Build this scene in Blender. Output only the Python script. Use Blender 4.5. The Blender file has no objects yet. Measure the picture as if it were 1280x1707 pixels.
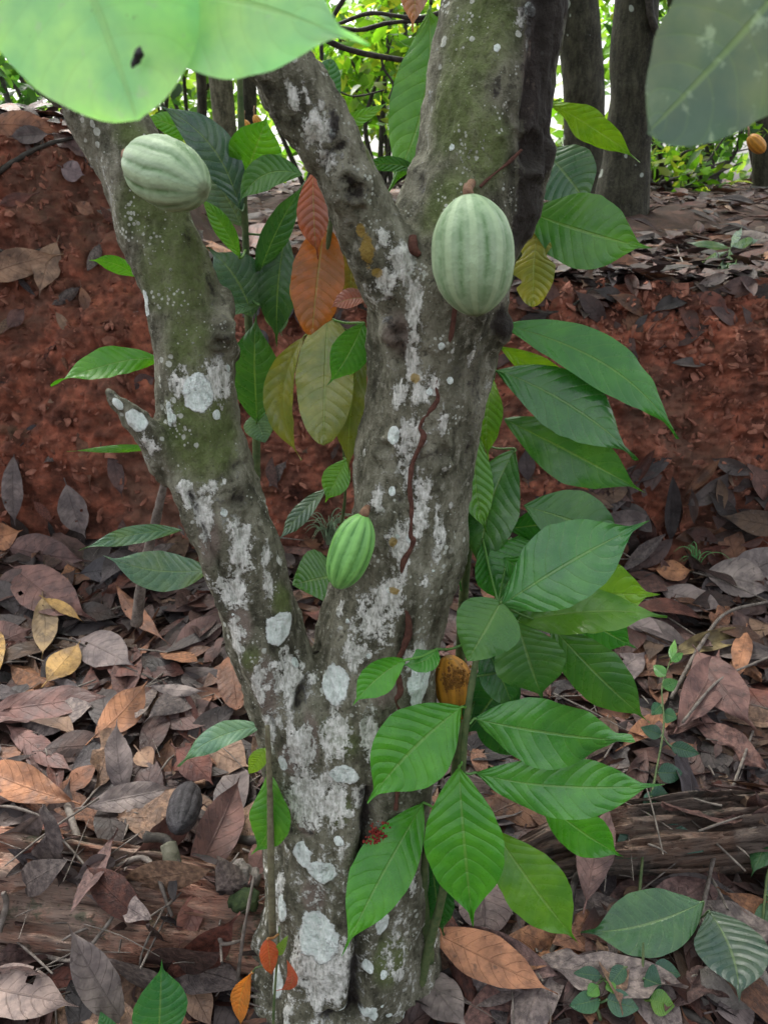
import bpy, math, random
import numpy as np
from mathutils import Vector, Matrix
from mathutils.bvhtree import BVHTree
R = math.radians
S = bpy.context.scene
col = S.collection
# ------------------------------------------------------------------ camera
PITCH, FPX, CH = 22.0, 1290.0, 1.45
cam = bpy.data.cameras.new('camera'); camo = bpy.data.objects.new('camera', cam); col.objects.link(camo)
camo.location = (0, 0, CH); camo.rotation_euler = (R(90 - PITCH), 0, 0)
cam.sensor_fit = 'VERTICAL'; cam.sensor_height = 36.0; cam.lens = 36.0 * FPX / 1707.0
cam.clip_start = 0.02; cam.clip_end = 400
cam.dof.use_dof = True; cam.dof.focus_distance = 1.3; cam.dof.aperture_fstop = cam.lens / 2.8
S.camera = camo
# ------------------------------------------------------------------ sky and sun
SUN_EL, SUN_ROT = 55.0, -28.0
w = bpy.data.worlds.new('World'); S.world = w; w.use_nodes = True
nt = w.node_tree; nt.nodes.clear()
sky = nt.nodes.new('ShaderNodeTexSky'); sky.sky_type = 'NISHITA'; sky.sun_disc = False
sky.sun_elevation = R(SUN_EL); sky.sun_rotation = R(SUN_ROT); sky.dust_density = 6.0; sky.air_density = 1.0
hs = nt.nodes.new('ShaderNodeHueSaturation'); hs.inputs['Saturation'].default_value = 0.25
bg = nt.nodes.new('ShaderNodeBackground'); bg.inputs['Strength'].default_value = 0.15
wo = nt.nodes.new('ShaderNodeOutputWorld')
nt.links.new(sky.outputs[0], hs.inputs['Color']); nt.links.new(hs.outputs[0], bg.inputs['Color']); nt.links.new(bg.outputs[0], wo.inputs['Surface'])
sun = bpy.data.lights.new('sun', 'SUN'); sun.energy = 2.2; sun.angle = R(20); sun.color = (1.0, 0.96, 0.9)
suno = bpy.data.objects.new('sun', sun); col.objects.link(suno)
az = R(SUN_ROT)   # sky rotation is measured from +Y clockwise seen from above
sd = Vector((math.sin(az) * math.cos(R(SUN_EL)), math.cos(az) * math.cos(R(SUN_EL)), math.sin(R(SUN_EL))))
suno.rotation_euler = sd.to_track_quat('Z', 'Y').to_euler()
S.view_settings.view_transform = 'Standard'; S.view_settings.look = 'None'; S.view_settings.gamma = 1
S.view_settings.exposure = 1.6
S.render.engine = 'CYCLES'
S.cycles.max_bounces = 6; S.cycles.diffuse_bounces = 3; S.cycles.glossy_bounces = 2; S.cycles.transmission_bounces = 3; S.cycles.transparent_max_bounces = 4

# ------------------------------------------------------------------ helpers
rng = np.random.default_rng(7); random.seed(7)
cp, sp = math.cos(R(PITCH)), math.sin(R(PITCH))
FW = Vector((0, cp, -sp)); UP = Vector((0, sp, cp)); CAM = Vector((0, 0, CH))
def ray(px, py):
    return FW + Vector((1, 0, 0)) * ((px - 640) / FPX) + UP * (-(py - 853.5) / FPX)
def at(px, py, Y):
    d = ray(px, py); return CAM + d * (Y / d.y)
def scale_at(p):                       # metres per photo pixel at point p
    return (p - CAM).dot(FW) / FPX
def proj(p):
    v = p - CAM; z = v.dot(FW); return (640 + FPX * v.x / z, 853.5 - FPX * v.dot(UP) / z)

def _h(i, j, k, s):
    n = (i * 374761393 + j * 668265263 + k * 2147483647 + s * 1274126177) & 0xFFFFFFFF
    n = ((n ^ (n >> 13)) * 1274126177) & 0xFFFFFFFF
    n = ((n ^ (n >> 16)) * 2246822519) & 0xFFFFFFFF
    return ((n ^ (n >> 15)) & 0xFFFFFF) / float(0xFFFFFF)
def vn(x, y, z, s=0):                  # value noise in -1..1
    x, y, z = np.broadcast_arrays(np.asarray(x, float), np.asarray(y, float), np.asarray(z, float))
    i, j, k = np.floor(x).astype(np.int64), np.floor(y).astype(np.int64), np.floor(z).astype(np.int64)
    f, g, h = x - i, y - j, z - k
    f, g, h = f*f*(3-2*f), g*g*(3-2*g), h*h*(3-2*h)
    r = 0
    for a in (0, 1):
        for b in (0, 1):
            for c in (0, 1):
                r = r + _h(i+a, j+b, k+c, s) * (f if a else 1-f) * (g if b else 1-g) * (h if c else 1-h)
    return r * 2 - 1
def fbm(x, y, z, o=4, s=0, g=0.5):
    r, a, f = 0, 1.0, 1.0
    for q in range(o):
        r = r + a * vn(x*f, y*f, z*f, s + q*17); a *= g; f *= 2.03
    return r
def sst(x, a, b):
    t = np.clip((x - a) / (b - a), 0, 1); return t*t*(3-2*t)

def mesh_obj(name, verts, faces, mats=None, parent=None, smooth=True, loc=None, uv=None, attrs=None, cols=None, fcount=None):
    """verts (n,3) array; faces (m,k) array or a list of tuples"""
    V = np.asarray(verts, dtype=np.float32).reshape(-1, 3)
    me = bpy.data.meshes.new(name)
    if isinstance(faces, np.ndarray):
        m, k = faces.shape
        me.vertices.add(len(V)); me.vertices.foreach_set('co', (V - (np.array(loc, dtype=np.float32) if loc is not None else 0)).astype(np.float32).ravel())
        me.loops.add(m*k); me.loops.foreach_set('vertex_index', faces.astype(np.int32).ravel())
        me.polygons.add(m); me.polygons.foreach_set('loop_start', np.arange(0, m*k, k, dtype=np.int32))
        me.update(calc_edges=True)
    else:
        VV = V - (np.array(loc, dtype=np.float32) if loc is not None else 0)
        me.from_pydata([tuple(map(float, v)) for v in VV], [], [tuple(f) for f in faces]); me.update()
    me.polygons.foreach_set('use_smooth', [smooth] * len(me.polygons))
    li = np.zeros(len(me.loops), dtype=np.int32); me.loops.foreach_get('vertex_index', li)
    if uv is not None:
        l = me.uv_layers.new(name='UVMap'); l.data.foreach_set('uv', np.asarray(uv, dtype=np.float32)[li].ravel())
    for kx, a in (attrs or {}).items():
        l = me.attributes.new(kx, 'FLOAT', 'POINT'); l.data.foreach_set('value', np.asarray(a, dtype=np.float32).ravel())
    if cols is not None:
        l = me.attributes.new('col', 'FLOAT_COLOR', 'POINT')
        c4 = np.ones((len(V), 4), dtype=np.float32); c4[:, :3] = cols; l.data.foreach_set('color', c4.ravel())
    if mats is not None: me.materials.append(mats)
    o = bpy.data.objects.new(name, me); col.objects.link(o)
    if parent is not None:
        o.parent = parent
        if loc is not None: o.location = Vector(loc) - parent.location
        else: o.location = -parent.location
    elif loc is not None: o.location = loc
    return o
def empty(name, loc):
    o = bpy.data.objects.new(name, None); col.objects.link(o); o.location = loc; o.empty_display_size = 0.05; return o
def tag(o, label=None, cat=None, group=None, kind=None):
    if label: o['label'] = label
    if cat: o['category'] = cat
    if group: o['group'] = group
    if kind: o['kind'] = kind
    return o

def spline(P, n):                      # Catmull-Rom through rows of P, n samples
    P = np.asarray(P, float); m = len(P)
    if m == 2: 
        t = np.linspace(0, 1, n)[:, None]; return P[0] * (1-t) + P[1] * t
    Q = np.vstack([2*P[0]-P[1], P, 2*P[-1]-P[-2]])
    out = []
    for t in np.linspace(0, m-1-1e-9, n):
        i = int(t); f = t - i; a, b, c, d = Q[i], Q[i+1], Q[i+2], Q[i+3]
        out.append(0.5*((2*b)+(-a+c)*f+(2*a-5*b+4*c-d)*f*f+(-a+3*b-3*c+d)*f**3))
    return np.array(out)
def tube(path, rad, seg=10, n=None, rough=0.0, seed=0, cap=True, freq=25):
    """path (m,3), rad list -> verts, quad faces (caps are degenerate fans of quads)"""
    path = np.asarray(path, float); rad = np.asarray(rad, float)
    n = n or max(8, len(path)*6)
    PR = spline(np.hstack([path, rad[:, None]]), n); P, r = PR[:, :3], np.maximum(PR[:, 3], 1e-4)
    T = np.gradient(P, axis=0); T /= np.linalg.norm(T, axis=1)[:, None] + 1e-12
    u = np.cross(T[0], [0.3, 0.9, 0.2]); u /= np.linalg.norm(u)
    V = []
    th = np.linspace(0, 2*math.pi, seg, endpoint=False)
    for i in range(n):
        u = u - T[i]*u.dot(T[i]); u /= np.linalg.norm(u); v = np.cross(T[i], u)
        V.append(P[i] + r[i]*(np.cos(th)[:, None]*u + np.sin(th)[:, None]*v))
    V = np.array(V)
    if rough:
        C = P[:, None, :]; nn = fbm(V[..., 0]*freq, V[..., 1]*freq, V[..., 2]*freq, 3, seed)
        V = C + (V - C) * (1 + rough*nn[..., None])
    V = V.reshape(-1, 3)
    i = np.arange(n-1)[:, None]*seg; j = np.arange(seg)[None, :]; jn = (j+1) % seg
    F = np.stack([i+j, i+jn, i+seg+jn, i+seg+j], -1).reshape(-1, 4)
    if cap:
        a = len(V); V = np.vstack([V, P[0]-T[0]*r[0]*0.3, P[-1]+T[-1]*r[-1]*0.3])
        jj = np.arange(0, seg); 
        f0 = [(a, (q+1) % seg, q, q) for q in range(seg)]
        # caps as triangles folded into quads by an added centre ring: use pairs of sectors
        f0 = [(a, (q+2) % seg, (q+1) % seg, q) for q in range(0, seg, 2)]
        e = (n-1)*seg
        f1 = [(a+1, e+q, e+(q+1) % seg, e+(q+2) % seg) for q in range(0, seg, 2)]
        F = np.vstack([F, np.array(f0), np.array(f1)])
    return V, F
def join(parts):
    Vs, Fs, o = [], [], 0
    for V, F in parts:
        Vs.append(V); Fs.append(F + o); o += len(V)
    return np.vstack(Vs), np.vstack(Fs)

# ------------------------------------------------------------------ materials
class NT:
    def __init__(s, name):
        s.m = bpy.data.materials.new(name); s.m.use_nodes = True; s.t = s.m.node_tree; s.t.nodes.clear()
        s.out = s.t.nodes.new('ShaderNodeOutputMaterial')
    def n(s, typ, ins=None, **kw):
        nd = s.t.nodes.new(typ)
        for k, v in kw.items(): setattr(nd, k, v)
        for k, v in (ins or {}).items(): s.set(nd.inputs[k], v)
        return nd
    def set(s, sock, v):
        if isinstance(v, bpy.types.NodeSocket): s.t.links.new(v, sock)
        elif isinstance(v, bpy.types.Node): s.t.links.new(v.outputs[0], sock)
        else:
            if hasattr(sock.default_value, '__len__') and len(sock.default_value) == 4 and len(v) == 3: v = (*v, 1)
            sock.default_value = v
    def math(s, op, a, b=0.0, c=None, clamp=False):
        nd = s.n('ShaderNodeMath', operation=op); nd.use_clamp = clamp
        s.set(nd.inputs[0], a); s.set(nd.inputs[1], b)
        if c is not None: s.set(nd.inputs[2], c)
        return nd.outputs[0]
    def mix(s, f, a, b, mode='MIX'):
        nd = s.n('ShaderNodeMix', data_type='RGBA', blend_type=mode)
        s.set(nd.inputs[0], f); s.set(nd.inputs[6], a); s.set(nd.inputs[7], b); return nd.outputs[2]
    def noise(s, vec, scale, detail=4, rough=0.6, dim='3D'):
        nd = s.n('ShaderNodeTexNoise'); s.set(nd.inputs['Scale'], scale); nd.inputs['Detail'].default_value = detail; nd.inputs['Roughness'].default_value = rough
        if vec is not None: s.set(nd.inputs['Vector'], vec)
        return nd.outputs[0]
    def ramp(s, v, stops, interp='LINEAR'):
        nd = s.n('ShaderNodeValToRGB'); s.set(nd.inputs[0], v); cr = nd.color_ramp; cr.interpolation = interp
        while len(cr.elements) < len(stops): cr.elements.new(0.5)
        for e, (p, c) in zip(cr.elements, stops): e.position = p; e.color = (*c, 1) if len(c) == 3 else c
        return nd.outputs[0]
    def smooth(s, v, a, b, x=0.0, y=1.0):
        nd = s.n('ShaderNodeMapRange', interpolation_type='SMOOTHSTEP')
        for k, q in zip(('Value', 'From Min', 'From Max', 'To Min', 'To Max'), (v, a, b, x, y)): s.set(nd.inputs[k], q)
        return nd.outputs[0]
    def attr(s, name): return s.n('ShaderNodeAttribute', attribute_name=name)
    def bump(s, h, strength=0.5, dist=0.01, normal=None):
        nd = s.n('ShaderNodeBump'); s.set(nd.inputs['Height'], h); nd.inputs['Strength'].default_value = strength; nd.inputs['Distance'].default_value = dist
        if normal is not None: s.set(nd.inputs['Normal'], normal)
        return nd.outputs[0]
    def bsdf(s, color, rough=0.6, normal=None, spec=0.5, coat=0.0, coatr=0.2, sub=0.0):
        b = s.n('ShaderNodeBsdfPrincipled'); s.set(b.inputs['Base Color'], color); s.set(b.inputs['Roughness'], rough)
        s.set(b.inputs['Specular IOR Level'], spec)
        if coat: s.set(b.inputs['Coat Weight'], coat); b.inputs['Coat Roughness'].default_value = coatr
        if normal is not None: s.set(b.inputs['Normal'], normal)
        return b.outputs[0]
    def done(s, sh): s.t.links.new(sh, s.out.inputs[0]); return s.m
    def mixsh(s, f, a, b):
        nd = s.n('ShaderNodeMixShader'); s.set(nd.inputs[0], f); s.set(nd.inputs[1], a); s.set(nd.inputs[2], b); return nd.outputs[0]

def leaf_material(name, dead=False, veins=11.0, shiny=0.4, transl=0.3, use_attr=False, gloss_amt=0.55, puffy=1.0, tint=(1.5, 1.45, 0.5)):
    N = NT(name)
    tc = N.n('ShaderNodeTexCoord'); sep = N.n('ShaderNodeSeparateXYZ', {0: tc.outputs['UV']})
    u = sep.outputs[0]; v = N.math('SUBTRACT', N.math('MULTIPLY', sep.outputs[1], 2.0), 1.0); a = N.math('ABSOLUTE', v)
    oi = N.n('ShaderNodeObjectInfo')
    P = tc.outputs['Object']
    if use_attr: base = N.attr('col').outputs['Color']
    else: base = oi.outputs['Color']
    ph = N.math('SUBTRACT', N.math('MULTIPLY', u, veins), N.math('MULTIPLY', N.math('POWER', a, 1.35), 1.7))
    ph = N.math('ADD', ph, N.math('MULTIPLY', N.math('SUBTRACT', N.noise(P, 14.0, 2, 0.5), 0.5), 0.9))
    d = N.math('ABSOLUTE', N.math('SUBTRACT', N.math('FRACT', ph), 0.5))    # .5 on the vein
    vein = N.smooth(d, 0.43, 0.49)
    mid = N.smooth(a, 0.055, 0.02)
    fine = N.noise(P, 130.0, 3, 0.7); blot = N.noise(P, 17.0, 4, 0.6); blot2 = N.noise(P, 45.0, 3, 0.6)
    vm = N.math('MAXIMUM', N.math('MULTIPLY', vein, 0.6), mid)
    if dead:
        c = N.mix(N.smooth(blot, 0.35, 0.7), N.mix(1.0, base, (0.5, 0.45, 0.46), 'MULTIPLY'), N.mix(1.0, base, (1.35, 1.25, 1.2), 'MULTIPLY'))
        c = N.mix(N.smooth(blot2, 0.60, 0.72, 0, 0.6), c, (0.035, 0.026, 0.024))
        c = N.mix(N.math('MULTIPLY', N.smooth(fine, 0.6, 0.8), 0.4), c, (0.3, 0.26, 0.24))
        c = N.mix(N.math('MULTIPLY', vm, 0.32), c, N.mix(1.0, c, (0.5, 0.45, 0.42), 'MULTIPLY'))
        h = N.math('ADD', N.math('MULTIPLY', vm, 0.9), N.math('ADD', N.math('MULTIPLY', fine, 0.5), N.math('MULTIPLY', blot2, 1.3)))
        nm = N.bump(h, 0.7, 0.0035)
        r = N.smooth(blot, 0.3, 0.75, shiny, shiny + 0.25)
        sh = N.bsdf(c, r, nm, 0.4)
        tr = N.n('ShaderNodeBsdfTranslucent', {'Color': c})
        return N.done(N.mixsh(0.1, sh, tr.outputs[0]))
    c = N.mix(N.smooth(blot, 0.3, 0.75), N.mix(1.0, base, (0.68, 0.78, 0.85), 'MULTIPLY'), N.mix(1.0, base, (1.4, 1.18, 0.9), 'MULTIPLY'))
    c = N.mix(N.math('MULTIPLY', vein, 0.16), c, N.mix(0.5, c, (0.28, 0.42, 0.10))); c = N.mix(N.math('MULTIPLY', mid, 0.5), c, N.mix(0.5, c, (0.32, 0.46, 0.14)))
    c = N.mix(N.smooth(fine, 0.70, 0.76, 0, 0.35), c, (0.04, 0.045, 0.015))
    if puffy < 0.29: c = N.mix(N.smooth(N.noise(P, 75.0, 4, 0.65), 0.58, 0.70, 0, 0.35), c, (0.5, 0.6, 0.5))  # pale specks: sky reflections painted into the close leaves' colour
    puff = N.math('POWER', N.math('SUBTRACT', 1.0, N.math('MULTIPLY', d, 2.0)), 0.5)
    h = N.math('ADD', N.math('MULTIPLY', puff, N.math('MULTIPLY', N.smooth(oi.outputs['Random'], 0.0, 1.0, 0.35, 1.0), puffy)), N.math('ADD', N.math('MULTIPLY', fine, 0.12), N.math('ADD', N.math('MULTIPLY', blot2, 0.45), N.math('MULTIPLY', mid, -0.6))))
    nm = N.bump(h, 0.6, 0.0026)
    wet = N.noise(P, 60.0, 3, 0.7)
    r = N.smooth(wet, 0.35, 0.65, shiny - 0.05, shiny + 0.12)
    sh = N.bsdf(c, r, nm, gloss_amt)
    tr = N.n('ShaderNodeBsdfTranslucent', {'Color': N.mix(1.0, c, tint, 'MULTIPLY')})
    return N.done(N.mixsh(transl, sh, tr.outputs[0]))
M_leaf = leaf_material('green_leaf', shiny=0.30, gloss_amt=0.7)
M_close = leaf_material('close_leaf', shiny=0.34, transl=0.45, puffy=0.28, tint=(1.2, 1.35, 0.9))
M_wet = leaf_material('wet_green_leaf', shiny=0.26, transl=0.15, gloss_amt=0.8)
M_dead = leaf_material('dead_leaf', dead=True, veins=10.0, shiny=0.5)
M_deadA = leaf_material('dead_leaf_mass', dead=True, veins=10.0, shiny=0.5, use_attr=True)

def far_leaf_material():
    N = NT('far_foliage'); c = N.attr('col').outputs['Color']
    sh = N.bsdf(c, 0.45, None, 0.4); tr = N.n('ShaderNodeBsdfTranslucent', {'Color': N.mix(1.0, c, (1.6, 1.5, 0.6), 'MULTIPLY')})
    return N.done(N.mixsh(0.5, sh, tr.outputs[0]))
M_far = far_leaf_material()

def soil_material(name, mode):
    N = NT(name); P = N.n('ShaderNodeTexCoord').outputs['Object']
    big = N.noise(P, 2.2, 4, 0.55); med = N.noise(P, 11.0, 5, 0.65); fine = N.noise(P, 70.0, 5, 0.75); vf = N.noise(P, 260.0, 3, 0.7)
    if mode == 'bank':
        c = N.ramp(med, [(0.25, (0.03, 0.012, 0.009)), (0.45, (0.15, 0.055, 0.036)), (0.56, (0.27, 0.09, 0.055)), (0.68, (0.46, 0.15, 0.09))])
        c = N.mix(N.smooth(big, 0.45, 0.62, 0.0, 0.6), c, (0.17, 0.10, 0.072))
        c = N.mix(N.smooth(fine, 0.55, 0.8, 0, 0.7), c, (0.30, 0.13, 0.09)); c = N.mix(N.smooth(fine, 0.45, 0.25, 0, 0.75), c, (0.035, 0.014, 0.01))
        c = N.mix(N.smooth(N.noise(P, 6.0, 3, 0.6), 0.62, 0.72, 0, 0.35), c, (0.07, 0.07, 0.04))
    else:
        c = N.ramp(med, [(0.3, (0.025, 0.015, 0.012)), (0.5, (0.055, 0.03, 0.022)), (0.75, (0.12, 0.06, 0.045))])
        c = N.mix(N.smooth(fine, 0.55, 0.8, 0, 0.6), c, (0.14, 0.09, 0.075))
    h = N.math('ADD', N.math('MULTIPLY', fine, 1.0), N.math('MULTIPLY', vf, 0.35))
    return N.done(N.bsdf(c, 0.85, N.bump(h, 0.9, 0.008), 0.25))
M_bank = soil_material('red_earth', 'bank'); M_floor = soil_material('dark_humus', 'floor')

def bark_material(name, main=True, seedy=0.0, dark=1.0):
    N = NT(name); P = N.n('ShaderNodeTexCoord').outputs['Object']
    st = N.n('ShaderNodeMapping', {0: P}); st.inputs['Scale'].default_value = (1, 1, 0.35)
    n1 = N.noise(st.outputs[0], 26.0, 6, 0.68); n2 = N.noise(P, 75.0, 5, 0.75); n3 = N.noise(P, 6.5, 4, 0.6); n4 = N.noise(st.outputs[0], 180.0, 3, 0.7)
    c = N.ramp(n1, [(0.33, (0.035, 0.033, 0.02)), (0.43, (0.095, 0.092, 0.06)), (0.53, (0.185, 0.178, 0.125)), (0.66, (0.33, 0.32, 0.245))])
    c = N.mix(N.smooth(n2, 0.53, 0.64, 0, 0.6), c, (0.36, 0.35, 0.28))
    c = N.mix(N.smooth(n2, 0.44, 0.35, 0, 0.7), c, (0.028, 0.025, 0.016))
    if main:
        A = lambda k: N.attr(k).outputs['Fac']
        moss = A('moss'); lich = A('lichen'); dk = A('dark'); brown = A('brown'); yel = A('yellow'); mint = A('mint')
        c = N.mix(N.math('MULTIPLY', N.smooth(N.math('ADD', moss, N.math('MULTIPLY', N.math('SUBTRACT', n3, 0.5), 1.0)), 0.3, 0.75), N.smooth(n2, 0.3, 0.6, 0.4, 0.85)), c, N.mix(n1, (0.055, 0.085, 0.018), (0.18, 0.235, 0.06)))
        c = N.mix(N.smooth(N.math('ADD', brown, N.math('MULTIPLY', N.math('SUBTRACT', n1, 0.5), 0.7)), 0.25, 0.7, 0, 0.85), c, N.mix(n2, (0.11, 0.085, 0.065), (0.33, 0.26, 0.22)))
        # small spots of lichen everywhere
        vo = N.n('ShaderNodeTexVoronoi', {'Scale': 62.0, 'Vector': P, 'Randomness': 1.0}); vo2 = N.n('ShaderNodeTexVoronoi', {'Scale': 150.0, 'Vector': P})
        sz = N.smooth(N.noise(P, 9.0, 3, 0.6), 0.46, 0.72, -0.08, 0.34)
        jit = N.math('MULTIPLY', N.math('SUBTRACT', n4, 0.5), 0.25)
        spot = N.smooth(N.math('ADD', N.math('SUBTRACT', vo.outputs['Distance'], sz), jit), 0.05, 0.0)
        sep = N.n('ShaderNodeSeparateXYZ', {0: vo.outputs['Color']}); spot = N.math('MULTIPLY', spot, N.smooth(sep.outputs[0], 0.4, 0.45, 0, 0.8))
        sz2 = N.smooth(N.noise(P, 14.0, 3, 0.6), 0.5, 0.7, 0.02, 0.36)
        spot2 = N.math('MULTIPLY', N.smooth(N.math('ADD', N.math('SUBTRACT', vo2.outputs['Distance'], sz2), jit), 0.08, 0.0), 0.75)
        spot = N.math('MAXIMUM', spot, spot2)
        c = N.mix(spot, c, N.mix(n2, (0.45, 0.47, 0.41), (0.66, 0.68, 0.60)))
        # irregular pale crusts
        lf = N.math('ADD', lich, N.math('ADD', N.math('MULTIPLY', N.math('SUBTRACT', n2, 0.5), 3.2), N.math('MULTIPLY', N.math('SUBTRACT', n1, 0.5), 3.2)))
        lm = N.math('MULTIPLY', N.smooth(lf, 0.12, 0.36), N.smooth(n4, 0.25, 0.5, 0.55, 1.0))
        c = N.mix(N.math('MULTIPLY', lm, 0.92), c, N.mix(N.smooth(n4, 0.35, 0.65), (0.48, 0.49, 0.43), (0.86, 0.86, 0.80)))
        mf = N.math('ADD', mint, N.math('MULTIPLY', N.math('ADD', N.math('MULTIPLY', N.math('SUBTRACT', n2, 0.5), 0.4), N.math('SUBTRACT', N.noise(P, 40.0, 4, 0.6), 0.5)), 0.7))
        mm = N.math('MULTIPLY', N.smooth(mf, 0.10, 0.17), N.smooth(n4, 0.25, 0.38, 0.75, 1.0)); rim = N.math('MULTIPLY', mm, N.smooth(mf, 0.32, 0.18))
        c = N.mix(mm, c, N.mix(N.smooth(n4, 0.35, 0.65), (0.66, 0.76, 0.69), (0.90, 0.97, 0.92)))
        c = N.mix(N.math('MULTIPLY', rim, 0.7), c, (0.78, 0.82, 0.78))
        c = N.mix(N.smooth(N.math('ADD', yel, N.math('MULTIPLY', N.math('SUBTRACT', n2, 0.5), 1.2)), 0.3, 0.5, 0, 0.85), c, (0.36, 0.24, 0.045))
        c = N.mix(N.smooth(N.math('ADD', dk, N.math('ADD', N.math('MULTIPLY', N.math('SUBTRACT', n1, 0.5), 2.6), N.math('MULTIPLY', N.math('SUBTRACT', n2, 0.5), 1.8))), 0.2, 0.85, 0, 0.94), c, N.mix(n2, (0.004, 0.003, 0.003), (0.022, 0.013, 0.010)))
        hh = N.math('ADD', N.math('MULTIPLY', lm, 0.35), N.math('MULTIPLY', mm, 0.6))
        h = N.math('ADD', N.math('ADD', N.math('MULTIPLY', n1, 1.3), N.math('MULTIPLY', n2, 1.2)), N.math('ADD', N.math('MULTIPLY', n4, 0.4), hh))
    else:
        vo = N.n('ShaderNodeTexVoronoi', {'Scale': 14.0, 'Vector': P})
        sz = N.smooth(N.noise(P, 3.0, 3, 0.6), 0.5, 0.7, -0.1, 0.42)
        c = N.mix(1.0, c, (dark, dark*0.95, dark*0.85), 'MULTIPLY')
        c = N.mix(N.smooth(N.math('SUBTRACT', vo.outputs['Distance'], sz), 0.03, 0.0, 0, 0.8), c, (0.42, 0.46, 0.42))
        h = N.math('ADD', n1, n2)
    return N.done(N.bsdf(c, 0.75, N.bump(h, 0.8, 0.009), 0.35))
M_bark = bark_material('lichened_bark'); M_bark_far = bark_material('dark_bark', False, dark=0.24); M_bark_pale = bark_material('pale_bark', False, dark=0.6)  # far bark is the plain bark in a darker tone

def simple(name, c1, c2, scale=40, rough=0.7, bump=0.5, stretch=None, spec=0.35, dist=0.003):
    N = NT(name); P = N.n('ShaderNodeTexCoord').outputs['Object']
    v = P
    if stretch: mp = N.n('ShaderNodeMapping', {0: P}); mp.inputs['Scale'].default_value = stretch; v = mp.outputs[0]
    n1 = N.noise(v, scale, 5, 0.7); n2 = N.noise(P, scale*4, 3, 0.6)
    c = N.mix(N.smooth(n1, 0.3, 0.7), c1, c2)
    c = N.mix(N.smooth(n2, 0.6, 0.75, 0, 0.4), c, c2)
    return N.done(N.bsdf(c, rough, N.bump(N.math('ADD', n1, N.math('MULTIPLY', n2, 0.4)), bump, dist), spec))
M_stem = simple('green_stem', (0.05, 0.09, 0.03), (0.12, 0.15, 0.06), 60)
M_stemb = simple('olive_stem', (0.09, 0.075, 0.045), (0.2, 0.19, 0.11), 60)
M_twig = simple('grey_twig', (0.07, 0.055, 0.045), (0.22, 0.19, 0.165), 50)
M_twigd = simple('dark_twig', (0.018, 0.015, 0.013), (0.07, 0.06, 0.05), 50)
M_termite = simple('termite_mud', (0.07, 0.028, 0.02), (0.14, 0.06, 0.042), 120, 0.9, 0.9)
M_redfrass = simple('red_frass', (0.16, 0.012, 0.008), (0.33, 0.045, 0.03), 120, 0.8, 1.0)
M_stalk = simple('pod_stalk', (0.12, 0.06, 0.035), (0.3, 0.17, 0.1), 80)
M_crumb = simple('soil_crumb', (0.12, 0.045, 0.03), (0.38, 0.16, 0.11), 14, 0.9, 0.8, dist=0.006)
M_blackpod = simple('rotten_black_pod', (0.014, 0.013, 0.015), (0.06, 0.055, 0.06), 40, 0.65, 0.9, dist=0.006)
M_stone = simple('grey_lump', (0.10, 0.09, 0.08), (0.24, 0.21, 0.19), 25, 0.85, 0.9, dist=0.01)
def wood_material(name, cols_):
    N = NT(name); P = N.n('ShaderNodeTexCoord').outputs['Object']
    mp = N.n('ShaderNodeMapping', {0: P}); mp.inputs['Scale'].default_value = (0.07, 1, 1); mp2 = N.n('ShaderNodeMapping', {0: P}); mp2.inputs['Scale'].default_value = (0.12, 1, 1)
    g = N.noise(mp.outputs[0], 60, 6, 0.75); g2 = N.noise(mp2.outputs[0], 190, 4, 0.75); b = N.noise(P, 6, 5, 0.65); m = N.noise(P, 11.0, 5, 0.7)
    c = N.ramp(g, [(0.36, cols_[0]), (0.47, cols_[1]), (0.62, cols_[2])])
    c = N.mix(N.smooth(b, 0.42, 0.6, 0, 0.85), c, cols_[3]); c = N.mix(N.smooth(m, 0.55, 0.63, 0, 0.85), c, cols_[4])
    c = N.mix(N.smooth(g2, 0.45, 0.33, 0, 0.8), c, (0.02, 0.014, 0.01)); c = N.mix(N.smooth(g2, 0.56, 0.68, 0, 0.5), c, N.mix(1.0, c, (1.7, 1.6, 1.5), 'MULTIPLY'))
    h = N.math('ADD', N.math('MULTIPLY', g, 1.5), N.math('ADD', N.math('MULTIPLY', g2, 1.0), N.math('MULTIPLY', N.noise(P, 90, 4, 0.7), 0.5)))
    return N.done(N.bsdf(c, 0.85, N.bump(h, 1.0, 0.014), 0.25))
M_log = wood_material('rotten_orange_wood', [(0.16, 0.07, 0.05), (0.52, 0.26, 0.18), (0.68, 0.42, 0.31), (0.44, 0.33, 0.27), (0.16, 0.165, 0.11)])
M_log2 = wood_material('rotten_brown_wood', [(0.09, 0.055, 0.04), (0.26, 0.15, 0.105), (0.40, 0.28, 0.21), (0.24, 0.19, 0.16), (0.08, 0.075, 0.06)])

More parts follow.
